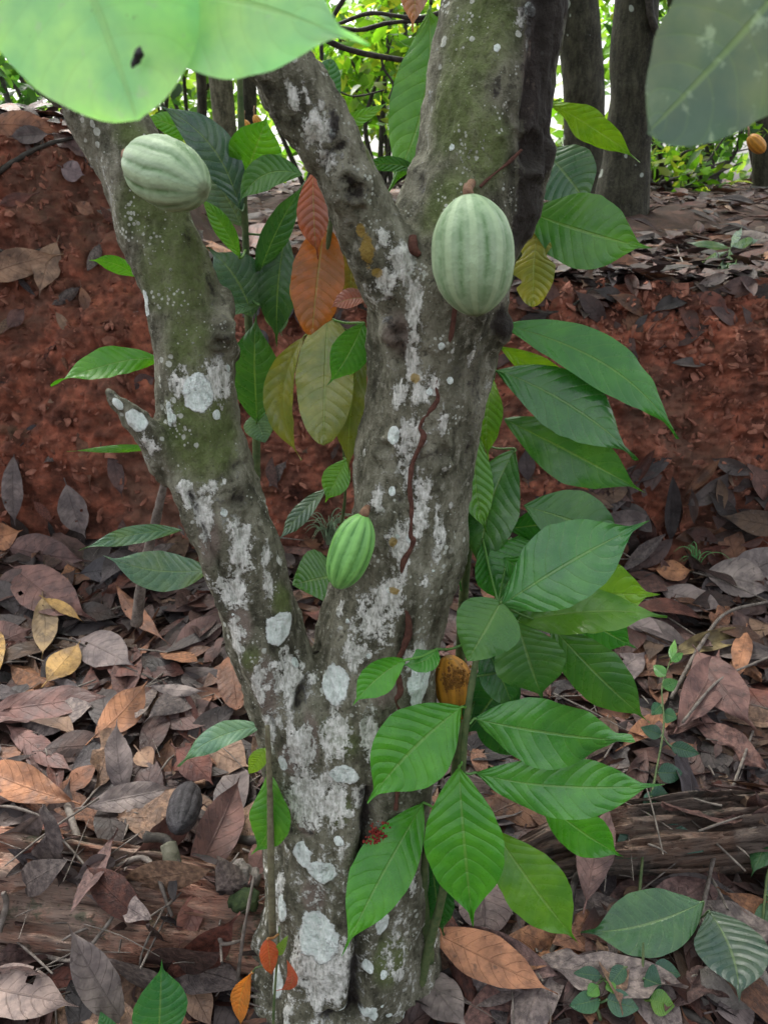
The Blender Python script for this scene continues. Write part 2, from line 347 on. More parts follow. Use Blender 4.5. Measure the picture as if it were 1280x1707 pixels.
def pod_material(name, ridge, furrow, mott, rough=0.5):
    N = NT(name); P = N.n('ShaderNodeTexCoord').outputs['Object']
    f = N.attr('furrow').outputs['Fac']
    n = N.noise(P, 45, 5, 0.65); n2 = N.noise(P, 150, 4, 0.7); n3 = N.noise(P, 16, 3, 0.6)
    c = N.mix(N.smooth(N.math('ADD', f, N.math('MULTIPLY', N.math('SUBTRACT', n, 0.5), 0.9)), 0.25, 0.95), ridge, furrow)
    c = N.mix(N.smooth(n3, 0.42, 0.6, 0, 0.75), c, mott); c = N.mix(N.smooth(n, 0.46, 0.6, 0, 0.5), c, N.mix(1.0, ridge, (1.2, 1.2, 1.2), 'MULTIPLY')); c = N.mix(N.smooth(f, 0.16, 0.02, 0, 0.55), c, N.mix(1.0, ridge, (1.45, 1.4, 1.35), 'MULTIPLY'))
    c = N.mix(N.smooth(n2, 0.6, 0.75, 0, 0.35), c, (0.08, 0.14, 0.06))
    c = N.mix(N.smooth(N.noise(P, 75, 4, 0.8), 0.66, 0.76, 0, 0.7), c, (0.10, 0.13, 0.07))
    tip = N.attr('tipd').outputs['Fac']; c = N.mix(tip, c, (0.09, 0.085, 0.035))
    return N.done(N.bsdf(c, rough, N.bump(N.math('ADD', N.math('MULTIPLY', n, 1.5), N.math('MULTIPLY', n2, 0.9)), 0.4, 0.003), 0.45))
M_pod = pod_material('waxy_green_pod', (0.31, 0.42, 0.26), (0.10, 0.21, 0.07), (0.21, 0.33, 0.17))
M_pods = pod_material('young_green_pod', (0.17, 0.40, 0.10), (0.045, 0.18, 0.03), (0.10, 0.28, 0.06), 0.4)
M_podo = pod_material('ripe_orange_pod', (0.55, 0.25, 0.03), (0.28, 0.11, 0.015), (0.36, 0.14, 0.02))

# ------------------------------------------------------------------ ground, bank and bank top
def zt(x): return 1.20 + 0.50*sst(-x, 0.62, 0.95) + 0.03*vn(x*2.1, 3.3, 0, 5)
def ytoe(x): return 2.50 + 0.12*vn(x*1.3, 0.5, 0, 9)
def ytop(x): return ytoe(x) + 0.36 + 0.10*sst(-x, 0.5, 1.0) + 0.06*vn(x*2.3, 9.5, 0, 19)
def floor_z(x, y): return 0.155*(y-1.0) + 0.035*vn(x*2.0, y*2.0, 0, 3)
def top_z(x, y):
    q = sst(y, 3.1, 5.0)
    return zt(x)*(1-q) + (1.20 + 0.26*(1-np.exp(-(np.maximum(y,2.85)-2.85)/1.8)) + 0.02*(y-2.85))*q + np.where(y > 3.1, 0.03, 0)*vn(x*0.9, y*0.9, 0, 23) + 0.0
def surf(x, r, fine=True):
    """r<1 floor, 1..2 bank, 2..3 top;  x, r arrays"""
    yt0, yt1 = ytoe(x), ytop(x)
    fr = np.clip(r, 0, 1); fy = -5 + (yt0+5) * fr
    z0 = floor_z(x, fy)
    br = np.clip(r-1, 0, 1); by = yt0 + (yt1-yt0)*br**1.15; zb = floor_z(x, yt0); zt_ = zt(x)
    bz = zb + (zt_-zb)*(1-(1-br)**1.25)
    tr = np.clip(r-2, 0, 1); ty = yt1 + 0.6*tr + 90*tr**4; tz = top_z(x, ty)
    tz = np.where(tr < 0.15, zt_*(1-tr/0.15) + tz*(tr/0.15), tz)
    y = np.where(r < 1, fy, np.where(r < 2, by, ty)); z = np.where(r < 1, z0, np.where(r < 2, bz, tz))
    if fine:
        e = np.exp(-((r-1.5)/0.55)**4)
        n1 = fbm(x*3.2, y*3.2, z*3.2, 3, 31); n2 = fbm(x*16, y*16, z*16, 3, 41); n3 = np.abs(vn(x*42, y*42, z*42, 51)); n4 = vn(x*95, y*95, z*95, 61)
        d = e*(0.06*n1 + 0.032*n2 + 0.024*n3 + 0.010*n4)
        y = y - d*0.95; z = z + d*0.3
        z = z + (1-e)*(0.012*n2 + 0.006*n3)*np.where(np.abs(r-2.5) < 0.5, np.clip(1-(y-3)/8, 0, 1), 1)
    return y, z
def xs_arr(step):
    c = np.arange(-2.3, 2.3001, step); k = 2.3 + np.cumsum(0.03*1.22**np.arange(32)); return np.concatenate([-k[::-1], c, k])
def sheet(name, r0, r1, rows, mat, xstep=0.0095):
    X = xs_arr(xstep); rr = rows
    XX, RR = np.meshgrid(X, rr); Y, Z = surf(XX, RR)
    V = np.stack([XX, Y, Z], -1).reshape(-1, 3); nx = len(X)
    i = np.arange(len(rr)-1)[:, None]*nx; j = np.arange(nx-1)[None, :]
    F = np.stack([i+j, i+j+1, i+nx+j+1, i+nx+j], -1).reshape(-1, 4)
    return tag(mesh_obj(name, V, F, mat), kind='structure')
fr = (np.concatenate([np.linspace(-5, 0.5, 24)[:-1], np.linspace(0.5, 2.5, 190)]) + 5)/7.5
sheet('forest_floor', 0, 1, fr, M_floor, 0.0125)
sheet('earth_bank', 1, 2, np.linspace(1, 2, 170), M_bank)
sheet('bank_top', 2, 3, 2+np.linspace(0, 1, 110), soil_material('leafy_top_soil', 'floor'), 0.014)
# coarse copy for finding points on the ground
X = np.arange(-6, 6.01, 0.06); rr = np.concatenate([np.linspace(0.5, 1, 60), np.linspace(1, 2, 40)[1:], np.linspace(2, 3, 120)[1:]])
XX, RR = np.meshgrid(X, rr); YY, ZZ = surf(XX, RR, False)
GV = [Vector(v) for v in np.stack([XX, YY, ZZ], -1).reshape(-1, 3).tolist()]; nx = len(X)
GF = [(i*nx+j, i*nx+j+1, (i+1)*nx+j+1, (i+1)*nx+j) for i in range(len(rr)-1) for j in range(nx-1)]
GB = BVHTree.FromPolygons(GV, GF)
LOGS = []
def ground(px, py, lift=0.0):
    h, n, _, dd = GB.ray_cast(CAM, ray(px, py).normalized())
    for B_ in LOGS:
        h2, n2, _, d2 = B_.ray_cast(CAM, ray(px, py).normalized())
        if h2 is not None and (h is None or d2 < dd): h, n, dd = h2, n2, d2
    if h is None: return at(px, py, 9.0), Vector((0, 0, 1))
    if n.dot(CAM-h) < 0: n = -n
    return h + n*lift, n

# ------------------------------------------------------------------ leaves
def leaf_w(t, kind='cacao'):
    if kind == 'round': return np.sin(np.pi*np.clip(t, 0, 1)**0.95)**0.55
    if kind == 'small': return np.sin(np.pi*t**0.72)**0.9
    q = np.clip(t/0.91, 0, 1); b = np.sin(np.pi*q**1.04)**0.86*np.clip((1-q)/0.22, 0, 1)**0.25
    tip = 0.13*np.clip((1-t)/0.22, 0, 1)**0.9*(t > 0.6)
    return (b**4 + tip**4)**0.25
def leaf_grid(P0, P1, W, Nrm, bend=0.0, bulge=0.0, fold=0.15, wave=0.028, quilt=0.0055, nu=56, nv=13, seed=0, kind='cacao', curl=0.0, veins=10, ragged=0.0, twist=0.0, holes=0.0):
    P0, P1, Nrm = np.array(P0, float), np.array(P1, float), np.array(Nrm, float)
    A = P1-P0; L = np.linalg.norm(A); A /= L
    Nn = Nrm - A*Nrm.dot(A); Nn /= np.linalg.norm(Nn)+1e-9; Sd = np.cross(A, Nn)
    t = np.linspace(0, 1, nu)[:, None]; v = np.linspace(-1, 1, nv)[None, :]
    hump = 4*t*(1-t)
    C = P0 + t[..., None]*A*L + (hump*bend*L)[..., None]*Sd + (hump*bulge*L)[..., None]*Nn
    T = np.gradient(C[:, 0, :], axis=0); T /= np.linalg.norm(T, axis=1)[:, None]
    tw = twist*(t[:, 0]-0.3)
    N_ = Nn - T*(T@Nn)[:, None]; N_ /= np.linalg.norm(N_, axis=1)[:, None]; S_ = np.cross(T, N_)
    N2 = N_*np.cos(tw)[:, None] + S_*np.sin(tw)[:, None]; S2 = np.cross(T, N2)
    w = leaf_w(t, kind)*W/2
    sh = seed*13.7
    asym = 1 + 0.07*vn(t*2.2, np.sign(v)*3+sh, 0, 3) + 0.025*vn(t*veins*1.6, np.sign(v)*3+sh, 0, 5)
    if ragged: asym = asym - ragged*np.clip(vn(t*6, np.sign(v)*5+sh, 0, 11), 0, 1)*1.4
    av = np.abs(v); x = v*w*asym
    ph = t*veins - av**1.35*1.7 + 0.22*vn(t*4+sh, v*0.6, 0.7, 12); q = np.sqrt(np.abs(np.sin(np.pi*(ph-0.0))))
    z = av*w*math.tan(fold) * (1-0.3*av) + quilt*(0.6+0.8*vn(t*3+sh, v*1.5, 0.1, 14))*L*0.5*q*(1-av**6)*np.minimum(1, w/(0.2*W/2+1e-9)) + wave*L*av**2*vn(t*5.0+sh, np.sign(v)*2.0, 0.3, 7) + wave*L*0.7*vn(t*2.2+sh, v*0.7, 0.3, 8)
    z = z + wave*L*0.35*av**3*vn(t*13+sh, np.sign(v)*4.0, 0.3, 9)
    if curl:
        ang = curl*v; rr_ = w/ max(abs(curl), 1e-3)
        x = np.sin(ang)*rr_*asym; z = z + (1-np.cos(ang))*rr_*np.sign(curl)
    V = C + x[..., None]*S2[:, None, :] + z[..., None]*N2[:, None, :]
    i = np.arange(nu-1)[:, None]*nv; j = np.arange(nv-1)[None, :]
    F = np.stack([i+j, i+j+1, i+nv+j+1, i+nv+j], -1).reshape(-1, 4)
    if holes:
        hm = (vn(t*7+sh, v*1.6, 0.2, 31) + 0.5*vn(t*17+sh, v*3, 0.2, 32) + 0.25*np.abs(v) - 0.1 > 1.05-holes).ravel()
        F = F[~hm[F[:, 0]]]
    uv = np.stack([np.broadcast_to(t, (nu, nv)), np.broadcast_to(v*0.5+0.5, (nu, nv))], -1).reshape(-1, 2)
    return V.reshape(-1, 3), F, uv
_lc = [0]
def leaf3(P0, P1, wpx, color, roll=0, tilt=0, parent=None, mat=None, name='leaf', petiole=None, back=False, **kw):
    """a leaf from P0 to P1, wide wpx photo pixels where it stands, turned 'roll' degrees about its own axis"""
    _lc[0] += 1; kw.setdefault('seed', _lc[0])
    P0, P1 = Vector(P0), Vector(P1); A = (P1-P0).normalized(); Mid = (P0+P1)/2; view = (CAM-Mid).normalized()
    n = view - A*view.dot(A); n.normalize(); n = Matrix.Rotation(R(roll), 3, A) @ n
    W = wpx*scale_at(Mid)/max(0.35, abs(math.cos(R(roll))))
    V, F, uv = leaf_grid(P0, P1, W, n, **kw)
    if petiole is not None:      # a short stalk from the point given to the leaf base
        Q = Vector(petiole); m = (Q+P0)/2 + Vector((0, 0, -0.004)); V2, F2 = tube([Q, m, P0, P0+(P1-P0)*0.04], [0.0022, 0.002, 0.0022, 0.0012], 6, 10)
        F = np.vstack([F, F2+len(V)]); uv = np.vstack([uv, np.full((len(V2), 2), 0.5)]); V = np.vstack([V, V2])
    o = mesh_obj(name, V, F, mat or M_leaf, parent=parent, loc=tuple(P0), uv=uv)
    o.color = (*color, 1)
    return o
BRT = (0.075, 0.34, 0.025); MID = (0.04, 0.22, 0.025); DRK = (0.02, 0.12, 0.025); LIM = (0.19, 0.40, 0.025); OLV = (0.22, 0.25, 0.05)
PAL = (0.12, 0.24, 0.13); BLU = (0.05, 0.12, 0.085); YGR = (0.30, 0.32, 0.06); ORG = (0.42, 0.14, 0.03); RED = (0.36, 0.10, 0.06); PNK = (0.45, 0.2, 0.13)

# ------------------------------------------------------------------ the cocoa tree trunk
def trunk_path(L):
    P, r = [], []
    for px, py, rp, Y in L:
        p = at(px, py, Y); P.append(tuple(p)); r.append(rp*scale_at(p))
    return P, r
main = [(540, 1900, 200, 1.09), (552, 1760, 168, 1.11), (564, 1600, 148, 1.12), (578, 1450, 137, 1.125), (588, 1330, 132, 1.12), (600, 1220, 124, 1.13), (625, 1120, 112, 1.14),
        (648, 1000, 104, 1.15), (675, 900, 100, 1.15), (690, 800, 99, 1.16), (707, 700, 98, 1.16), (718, 600, 107, 1.17), (728, 500, 117, 1.17), (752, 400, 115, 1.18), (796, 300, 111, 1.19), (812, 200, 112, 1.20), (826, 100, 111, 1.21), (842, 0, 108, 1.22), (868, -200, 100, 1.25), (900, -500, 92, 1.3)]
midb = [(690, 520, 70, 1.15), (648, 440, 60, 1.12), (610, 355, 60, 1.11), (580, 300, 58, 1.10), (548, 235, 58, 1.09), (515, 180, 57, 1.08), (474, 120, 55, 1.07), (410, 30, 50, 1.05), (300, -120, 45, 1.02), (180, -330, 42, 1.0)]
left = [(530, 1300, 80, 1.10), (490, 1180, 78, 1.09), (455, 1090, 68, 1.09), (428, 1000, 66, 1.09), (398, 900, 68, 1.09), (357, 800, 72, 1.10), (332, 700, 68, 1.11), (322, 600, 66, 1.12), (305, 500, 66, 1.13), (265, 400, 63, 1.14), (235, 300, 64, 1.15), (180, 200, 62, 1.16), (150, 140, 60, 1.17), (90, 20, 50, 1.19), (20, -160, 44, 1.22)]
stub = [(300, 790, 40, 1.09), (262, 738, 29, 1.06), (225, 700, 25, 1.05), (190, 662, 18, 1.04), (176, 647, 11, 1.04)]
sidetw = [(170, 190, 26, 1.17), (105, 165, 20, 1.2), (55, 110, 22, 1.23), (15, 62, 16, 1.26), (-60, 0, 14, 1.3)]
rstub = [(770, 560, 60, 1.16), (820, 545, 40, 1.14), (838, 532, 26, 1.13)]
rroot = [(640, 1420, 60, 1.12), (668, 1560, 62, 1.11), (690, 1690, 60, 1.08), (720, 1800, 60, 1.05)]
lridge = [(300, 800, 26, 1.05), (345, 900, 26, 1.045), (385, 1000, 24, 1.045), (430, 1110, 26, 1.04), (470, 1220, 30, 1.04)]
parts = []
for i, (L, n) in enumerate([(main, 90), (midb, 50), (left, 70), (stub, 16), (sidetw, 20), (rstub, 12), (rroot, 20), (lridge, 30)]):
    P, r = trunk_path(L); parts.append(tube(P, r, 22, n, 0.06, i, True, 9))
for px, py, rp, Y in [(368, 552, 36, 1.10), (594, 322, 46, 1.09), (705, 292, 20, 1.16), (668, 555, 26, 1.10), (745, 765, 28, 1.095), (898, 262, 34, 1.18), (880, 180, 36, 1.16), (500, 1395, 26, 1.03)]:
    c = np.array(at(px, py, Y)); r = rp*scale_at(Vector(c)); 
    P = [c+[0.3*r, 0.05, -r*1.5], c+[0, 0, -r*0.3], c+[-0.2*r, 0.01, r*0.4], c+[0, 0.05, r*1.7]]; parts.append(tube(P, [r*0.3, r*0.85, r, r*0.3], 16, 18, 0.3, px, True, 25))
V, F = join(parts)
tmp = mesh_obj('tmp', V, F)
md = tmp.modifiers.new('r', 'REMESH'); md.mode = 'VOXEL'; md.voxel_size = 0.0036
sm = tmp.modifiers.new('s', 'SMOOTH'); sm.factor = 0.6; sm.iterations = 22
dg = bpy.context.evaluated_depsgraph_get(); ev = tmp.evaluated_get(dg); me = bpy.data.meshes.new_from_object(ev)
n = len(me.vertices); V = np.zeros(n*3, dtype=np.float32); me.vertices.foreach_get('co', V); V = V.reshape(-1, 3).astype(float)
NV = np.zeros(n*3, dtype=np.float32); me.vertex_normals.foreach_get('vector', NV); NV = NV.reshape(-1, 3)
print('trunk verts', n)
TB = BVHTree.FromPolygons([Vector(v) for v in V.tolist()], [tuple(p.vertices) for p in me.polygons])
def on_trunk(px, py, lift=0.0):
    h, nn, _, _ = TB.ray_cast(CAM, ray(px, py).normalized())
    if h is None: return None, None
    return h + nn*lift, nn
def field(patches, zs=1.0):
    f = np.full(n, -0.5)
    for px, py, rx, ry in patches:
        h, nn = on_trunk(px, py)
        if h is None: continue
        s = scale_at(h); a, b = rx*s, ry*s
        d = V - np.array(h); dd = np.sqrt((d[:, 0]**2 + d[:, 1]**2)/a**2 + (d[:, 2])**2/b**2)
        f = np.maximum(f, np.maximum(1-dd, -0.5))
    return f
X_, Y_, Z_ = V[:, 0], V[:, 1], V[:, 2]
mint = field([(468, 1048, 32, 36), (560, 1140, 30, 42), (330, 655, 26, 38), (243, 505, 12, 24), (530, 1562, 42, 58), (535, 1455, 32, 26), (573, 1292, 28, 22), (562, 1407, 12, 11), (228, 702, 24, 24), (195, 676, 14, 14),
              (360, 692, 8, 10), (468, 1515, 14, 36), (504, 1425, 20, 30), (610, 1465, 10, 16), (615, 1615, 10, 14), (640, 1545, 14, 34), (665, 1495, 14, 20), (705, 1135, 34, 40), (700, 1165, 20, 24), (655, 1205, 12, 24), (745, 1105, 16, 30), (653, 820, 8, 10), (655, 725, 12, 18),
              (885, 15, 14, 14), (828, 80, 7, 8), (735, 575, 6, 8), (470, 1275, 10, 22), (575, 1692, 14, 9), (615, 1690, 16, 16), (750, 245, 5, 6), (555, 222, 7, 9), (285, 690, 8, 26), (460, 1640, 14, 40)])
lich = field([(485, 1115, 36, 62), (510, 1330, 34, 50), (405, 915, 26, 60), (442, 925, 12, 30), (385, 985, 38, 50), (250, 742, 24, 28), (300, 640, 18, 40), (290, 700, 14, 34), (690, 530, 16, 70), (685, 600, 14, 50), (668, 655, 22, 30), (700, 660, 18, 24),
              (672, 730, 16, 30), (680, 790, 18, 40), (700, 850, 18, 60), (665, 900, 24, 40), (620, 1040, 40, 60), (650, 1000, 30, 50), (600, 1090, 24, 30), (690, 1100, 26, 30), (720, 640, 10, 30), (730, 880, 8, 60), (545, 1620, 60, 60), (500, 1250, 30, 50), (620, 1240, 20, 60), (560, 1230, 30, 40), (560, 1340, 20, 60),
              (390, 1060, 22, 50), (430, 1150, 16, 60), (445, 1220, 12, 50), (640, 470, 36, 30), (665, 440, 26, 36), (520, 215, 30, 40), (495, 160, 30, 30), (540, 270, 20, 26), (645, 400, 20, 20), (620, 500, 18, 14), (870, 30, 20, 22), (880, 70, 10, 30), (340, 860, 16, 60), (310, 820, 14, 40), (450, 980, 10, 40), (360, 640, 30, 40), (790, 590, 8, 30), (805, 565, 8, 14)])
X_ = V[:, 0]; rp_ = np.random.default_rng(12); rl = []; rm = []
for k in range(130):
    yy_ = rp_.uniform(560, 1700); xx_ = rp_.uniform(280, 780); sz0 = rp_.uniform(4, 16); (rl if rp_.random() < 0.75 else rm).append((xx_, yy_, sz0*rp_.uniform(0.7, 1.1), sz0*rp_.uniform(0.8, 2.4)))
lich = np.maximum(lich, field(rl)*0.9); mint = np.maximum(mint, field([(a, b, c*0.6, c*0.7) for a, b, c, d in rm]))
lich = lich + 0.40*sst(-V[:, 2], -0.85, -0.30)*(1-0.6*sst(X_, 0.02, 0.08))   # the lower trunk is crusted all over
moss = field([(300, 450, 140, 170), (340, 720, 110, 160), (250, 330, 130, 150), (310, 570, 90, 120), (220, 220, 90, 90), (760, 330, 100, 140), (750, 180, 110, 170), (790, 60, 110, 160), (800, 250, 90, 130), (560, 1230, 60, 60), (470, 1000, 40, 60), (800, 450, 60, 80), (650, 1600, 60, 90), (590, 900, 30, 120), (420, 1100, 30, 50), (560, 1350, 40, 60), (620, 260, 30, 50)]) + 0.12*vn(X_*8, Y_*8, Z_*8, 3)
dark_s = field([(912, 60, 78, 190), (907, 200, 88, 160), (892, 330, 78, 150), (867, 450, 50, 110), (925, -80, 90, 200), (840, 540, 40, 40), (612, 1370, 20, 55), (605, 1440, 20, 60), (600, 1530, 14, 60), (592, 1620, 18, 60), (590, 1690, 20, 40), (560, 1700, 40, 12)])  # right stem: dark bark with its shaded side painted in; also crack and cavity
dark = field([(800, 620, 30, 90), (790, 740, 20, 90), (560, 210, 16, 50), (840, 540, 50, 50), (375, 560, 44, 60), (595, 322, 34, 30), (585, 300, 24, 20), (400, 830, 40, 40), (612, 1370, 22, 55), (605, 1440, 22, 60), (600, 1530, 16, 60), (592, 1620, 20, 60), (590, 1690, 22, 40), (560, 1700, 40, 14), (668, 570, 22, 50), (660, 545, 20, 20), (800, 540, 40, 26),
              (630, 748, 14, 14), (665, 835, 11, 11), (600, 785, 10, 10), (820, 140, 30, 34), (740, 760, 34, 20), (770, 805, 14, 16), (700, 295, 18, 30), (522, 1060, 18, 90), (516, 1130, 10, 60), (760, 620, 30, 80), (860, 430, 30, 100), (480, 1385, 34, 12), (240, 405, 0.1, 0.1), (310, 400, 24, 60), (360, 480, 24, 50), (545, 250, 26, 8), (180, 655, 22, 14), (700, 350, 14, 60), (770, 1040, 20, 60), (20, 90, 60, 60)])  # includes shade painted into the fork crevice
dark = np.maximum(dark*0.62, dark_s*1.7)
brown = field([(440, 1150, 40, 120), (400, 1040, 40, 60), (480, 1270, 30, 60), (520, 1500, 40, 60), (510, 1380, 30, 30), (665, 560, 40, 70), (350, 900, 30, 80), (640, 1150, 40, 60), (890, 120, 40, 200), (560, 430, 40, 40), (520, 1230, 24, 90)])
yel = field([(612, 420, 18, 50), (600, 385, 14, 20), (628, 455, 16, 14), (692, 630, 14, 14), (655, 905, 14, 14), (655, 985, 16, 12)])
# relief: fibrous ridges, bumps, cracks
g1 = fbm(X_*34, Y_*34, Z_*9, 4, 77); g2 = fbm(X_*14, Y_*14, Z_*10, 3, 79); g3 = fbm(X_*80, Y_*80, Z_*60, 2, 83)
disp = 0.0055*g1 + 0.0055*g2 + 0.0022*g3 + 0.003*np.clip(mint*3, 0, 0.5) - 0.002
def groove(pts, wpx, depth):
    D = np.full(n, 9.0)
    hs_ = [on_trunk(px, py)[0] for px, py in pts]; hs_ = [np.array(h) for h in hs_ if h is not None]
    for a, b in zip(hs_[:-1], hs_[1:]):
        ab = b-a; tt = np.clip(((V-a)@ab)/(ab@ab), 0, 1); D = np.minimum(D, np.linalg.norm(V-(a+tt[:, None]*ab), axis=1))
    wm = wpx*0.001; D = D + 0.003*g1
    return -depth*np.exp(-(D/wm)**2), np.clip(1-D/(wm*1.4), -1, 1)
for pts, wpx, dep, dk in [([(612, 1330), (612, 1390), (600, 1470), (605, 1540), (596, 1620), (590, 1690), (585, 1706)], 15, 0.03, 1), ([(585, 1700), (545, 1703)], 9, 0.02, 1), ([(528, 1010), (524, 1080), (508, 1150), (498, 1180)], 9, 0.012, 0.8),
                     ([(318, 822), (350, 910), (392, 1000)], 5, 0.008, 0.5), ([(365, 800), (395, 775), (412, 768)], 6, 0.006, 0.5), ([(536, 285), (548, 255), (575, 240)], 5, 0.007, 0.7), ([(905, 0), (898, 80), (880, 170), (870, 220)], 12, 0.012, 0.9), ([(470, 1382), (500, 1388), (518, 1392)], 6, 0.008, 0.6),
                     ([(500, 1290), (470, 1240), (450, 1200)], 4, 0.005, 0.3), ([(700, 770), (740, 745), (770, 770)], 5, 0.005, 0.4), ([(650, 500), (670, 560), (665, 600)], 8, 0.008, 0.5)]:
    a, b = groove(pts, wpx, dep); disp += a; dark = np.maximum(dark, b*dk)
for px, py, rp, dep in [(590, 318, 14, 0.016), (575, 300, 8, 0.008), (603, 350, 9, 0.008), (385, 545, 10, 0.008), (365, 575, 9, 0.008), (665, 556, 10, 0.01), (640, 745, 11, 0.008), (665, 835, 9, 0.008), (742, 762, 14, 0.008), (400, 835, 13, 0.012), (890, 255, 28, 0.02), (485, 1382, 10, 0.008), (848, 575, 20, 0.01)]:
    h, nn = on_trunk(px, py)
    if h is None: continue
    s = scale_at(h); d = np.linalg.norm((V-np.array(h))*[1, 1, 1.25], axis=1)/(rp*s) * (1+0.30*vn(X_*40, Y_*40, Z_*40, 5)+0.25*vn(X_*90, Y_*90, Z_*90, 6))
    disp += -dep*np.exp(-d**2) + dep*0.28*np.exp(-((d-1.7)/0.6)**2)*(1+vn(X_*30, Y_*30, Z_*30, 8))
V2 = V + NV*disp[:, None]
tree = empty('cocoa_tree', tuple(at(560, 1760, 1.09)))
tag(tree, 'forked cocoa tree with grey lichen-spotted trunk and three stems, in the middle of the photo', 'tree')
fc = np.array([tuple(p.vertices) for p in me.polygons if len(p.vertices) == 4])
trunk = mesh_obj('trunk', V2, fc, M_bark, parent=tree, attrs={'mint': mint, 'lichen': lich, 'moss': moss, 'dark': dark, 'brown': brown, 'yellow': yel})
bpy.data.objects.remove(tmp)
# termite tunnel and other things growing on the bark
def surface_tube(name, pts, rpx, mat, parent, seed=0, lift=0.0):
    Q = [on_trunk(px, py) for px, py in pts]; Q = [h + nn*lift for h, nn in Q if h is not None]
    s = scale_at(Q[0]); Vt, Ft = tube([tuple(q) for q in Q], [rpx*s*random.uniform(0.75, 1.25) for _ in Q], 10, len(Q)*9, 0.35, seed, True, 60)
    return mesh_obj(name, Vt, Ft, mat, parent=parent)
tun = [(760, 505), (752, 560), (738, 610), (727, 640), (730, 665), (712, 690), (700, 712), (706, 730), (688, 770), (683, 810), (686, 850), (684, 890), (688, 905), (672, 940), (674, 975), (671, 1000), (681, 1035), (680, 1060), (671, 1085), (662, 1110), (668, 1150), (660, 1170), (668, 1195), (662, 1240), (664, 1300), (660, 1350)]
tag(surface_tube('termite_tunnel', tun, 5.2, M_termite, tree, 5, -0.001), 'reddish brown mud tunnel running down the bark')
surface_tube('termite_tunnel', [(868, 250), (850, 268), (832, 283), (812, 300), (800, 312)], 2.6, M_termite, tree, 6, 0.001)
surface_tube('termite_tunnel', [(688, 395), (690, 415), (700, 425)], 8, M_termite, tree, 7, 0.001)
fr_ = []
for k in range(420):
    h, nn = on_trunk(random.gauss(627, 8), random.gauss(1405, 14))
    if h is None: continue
    r = random.uniform(0.001, 0.0028); c = np.array(h + nn*random.uniform(0, 0.010)); fr_.append(tube([c-[0, 0, r], c, c+[0, 0, r]], [r*0.5, r, r*0.5], 6, 5, 0.4, k, True, 200))
tag(mesh_obj('red_frass', *join(fr_), M_redfrass, parent=tree), 'crumbly dark red clump in the wet crack')
# the tree's crown, unseen above the picture, added to shade the foreground
def leaf_cloud(centers, count, size, colors, seed, flat=0.0, up=0.6, jitter=0.25):
    """leaf-shaped folded faces scattered through ellipsoids; returns V,F(quads),cols"""
    g = np.random.default_rng(seed); C = np.array([c[:3] for c in centers], float); Rr = np.array([c[3:6] for c in centers], float)
    wts = np.prod(Rr, axis=1)**0.6; ci = g.choice(len(C), count, p=wts/wts.sum())
    d = g.normal(size=(count, 3)); d /= np.linalg.norm(d, axis=1)[:, None]; rad = g.random(count)**(0.45)
    P = C[ci] + d*Rr[ci]*rad[:, None]
    A = g.normal(size=(count, 3)); A[:, 2] = A[:, 2]*0.5 - 0.35; A /= np.linalg.norm(A, axis=1)[:, None]
    Nn = g.normal(size=(count, 3))*(1-up) + np.array([0, 0, 1])*up; Nn -= A*np.sum(A*Nn, 1)[:, None]; Nn /= np.linalg.norm(Nn, axis=1)[:, None]
    Sd = np.cross(A, Nn); L = size*(0.6+0.8*g.random(count)); W = L*0.19
    # 3 stations: base, .35, .75, tip
    def pt(t, s, z): return P + A*(L*t)[:, None] + Sd*(W*s)[:, None] + Nn*(L*z)[:, None]
    v = [pt(0, 0, 0), pt(0.35, -1, 0.05), pt(0.35, 0, 0), pt(0.35, 1, 0.05), pt(0.72, -0.8, 0.0), pt(0.72, 0, -0.05), pt(0.72, 0.8, 0.0), pt(1.0, 0, -0.14)]
    V = np.stack(v, 1).reshape(-1, 3); o = np.arange(count)[:, None]*8
    q = np.array([[1, 2, 5, 4], [2, 3, 6, 5]]); F = (o[:, None, :] + q[None]).reshape(-1, 4)
    q2 = np.array([[0, 3, 2, 1], [4, 5, 6, 7]]); F = np.vstack([F, (o[:, None, :] + q2[None]).reshape(-1, 4)])
    cc = np.array(colors)[g.integers(0, len(colors), count)]*(1 + jitter*g.normal(size=(count, 1))).clip(0.4, 1.8)
    return V, F, np.repeat(cc, 8, axis=0)
YG = [(0.13, 0.31, 0.025), (0.09, 0.23, 0.02), (0.2, 0.36, 0.04), (0.05, 0.14, 0.015), (0.28, 0.37, 0.06)]
DG = [(0.04, 0.13, 0.03), (0.07, 0.2, 0.03), (0.1, 0.25, 0.04), (0.05, 0.12, 0.05)]
Vc, Fc, Cc = leaf_cloud([(0, 2.3, 3.4, 2.3, 1.5, 0.5), (-1.2, 2.9, 3.7, 1.6, 1.3, 0.5), (1.4, 2.7, 3.6, 1.6, 1.4, 0.5)], 850, 0.34, DG, 3, up=0.75)
mesh_obj('crown', Vc, Fc, M_far, parent=tree, cols=Cc)

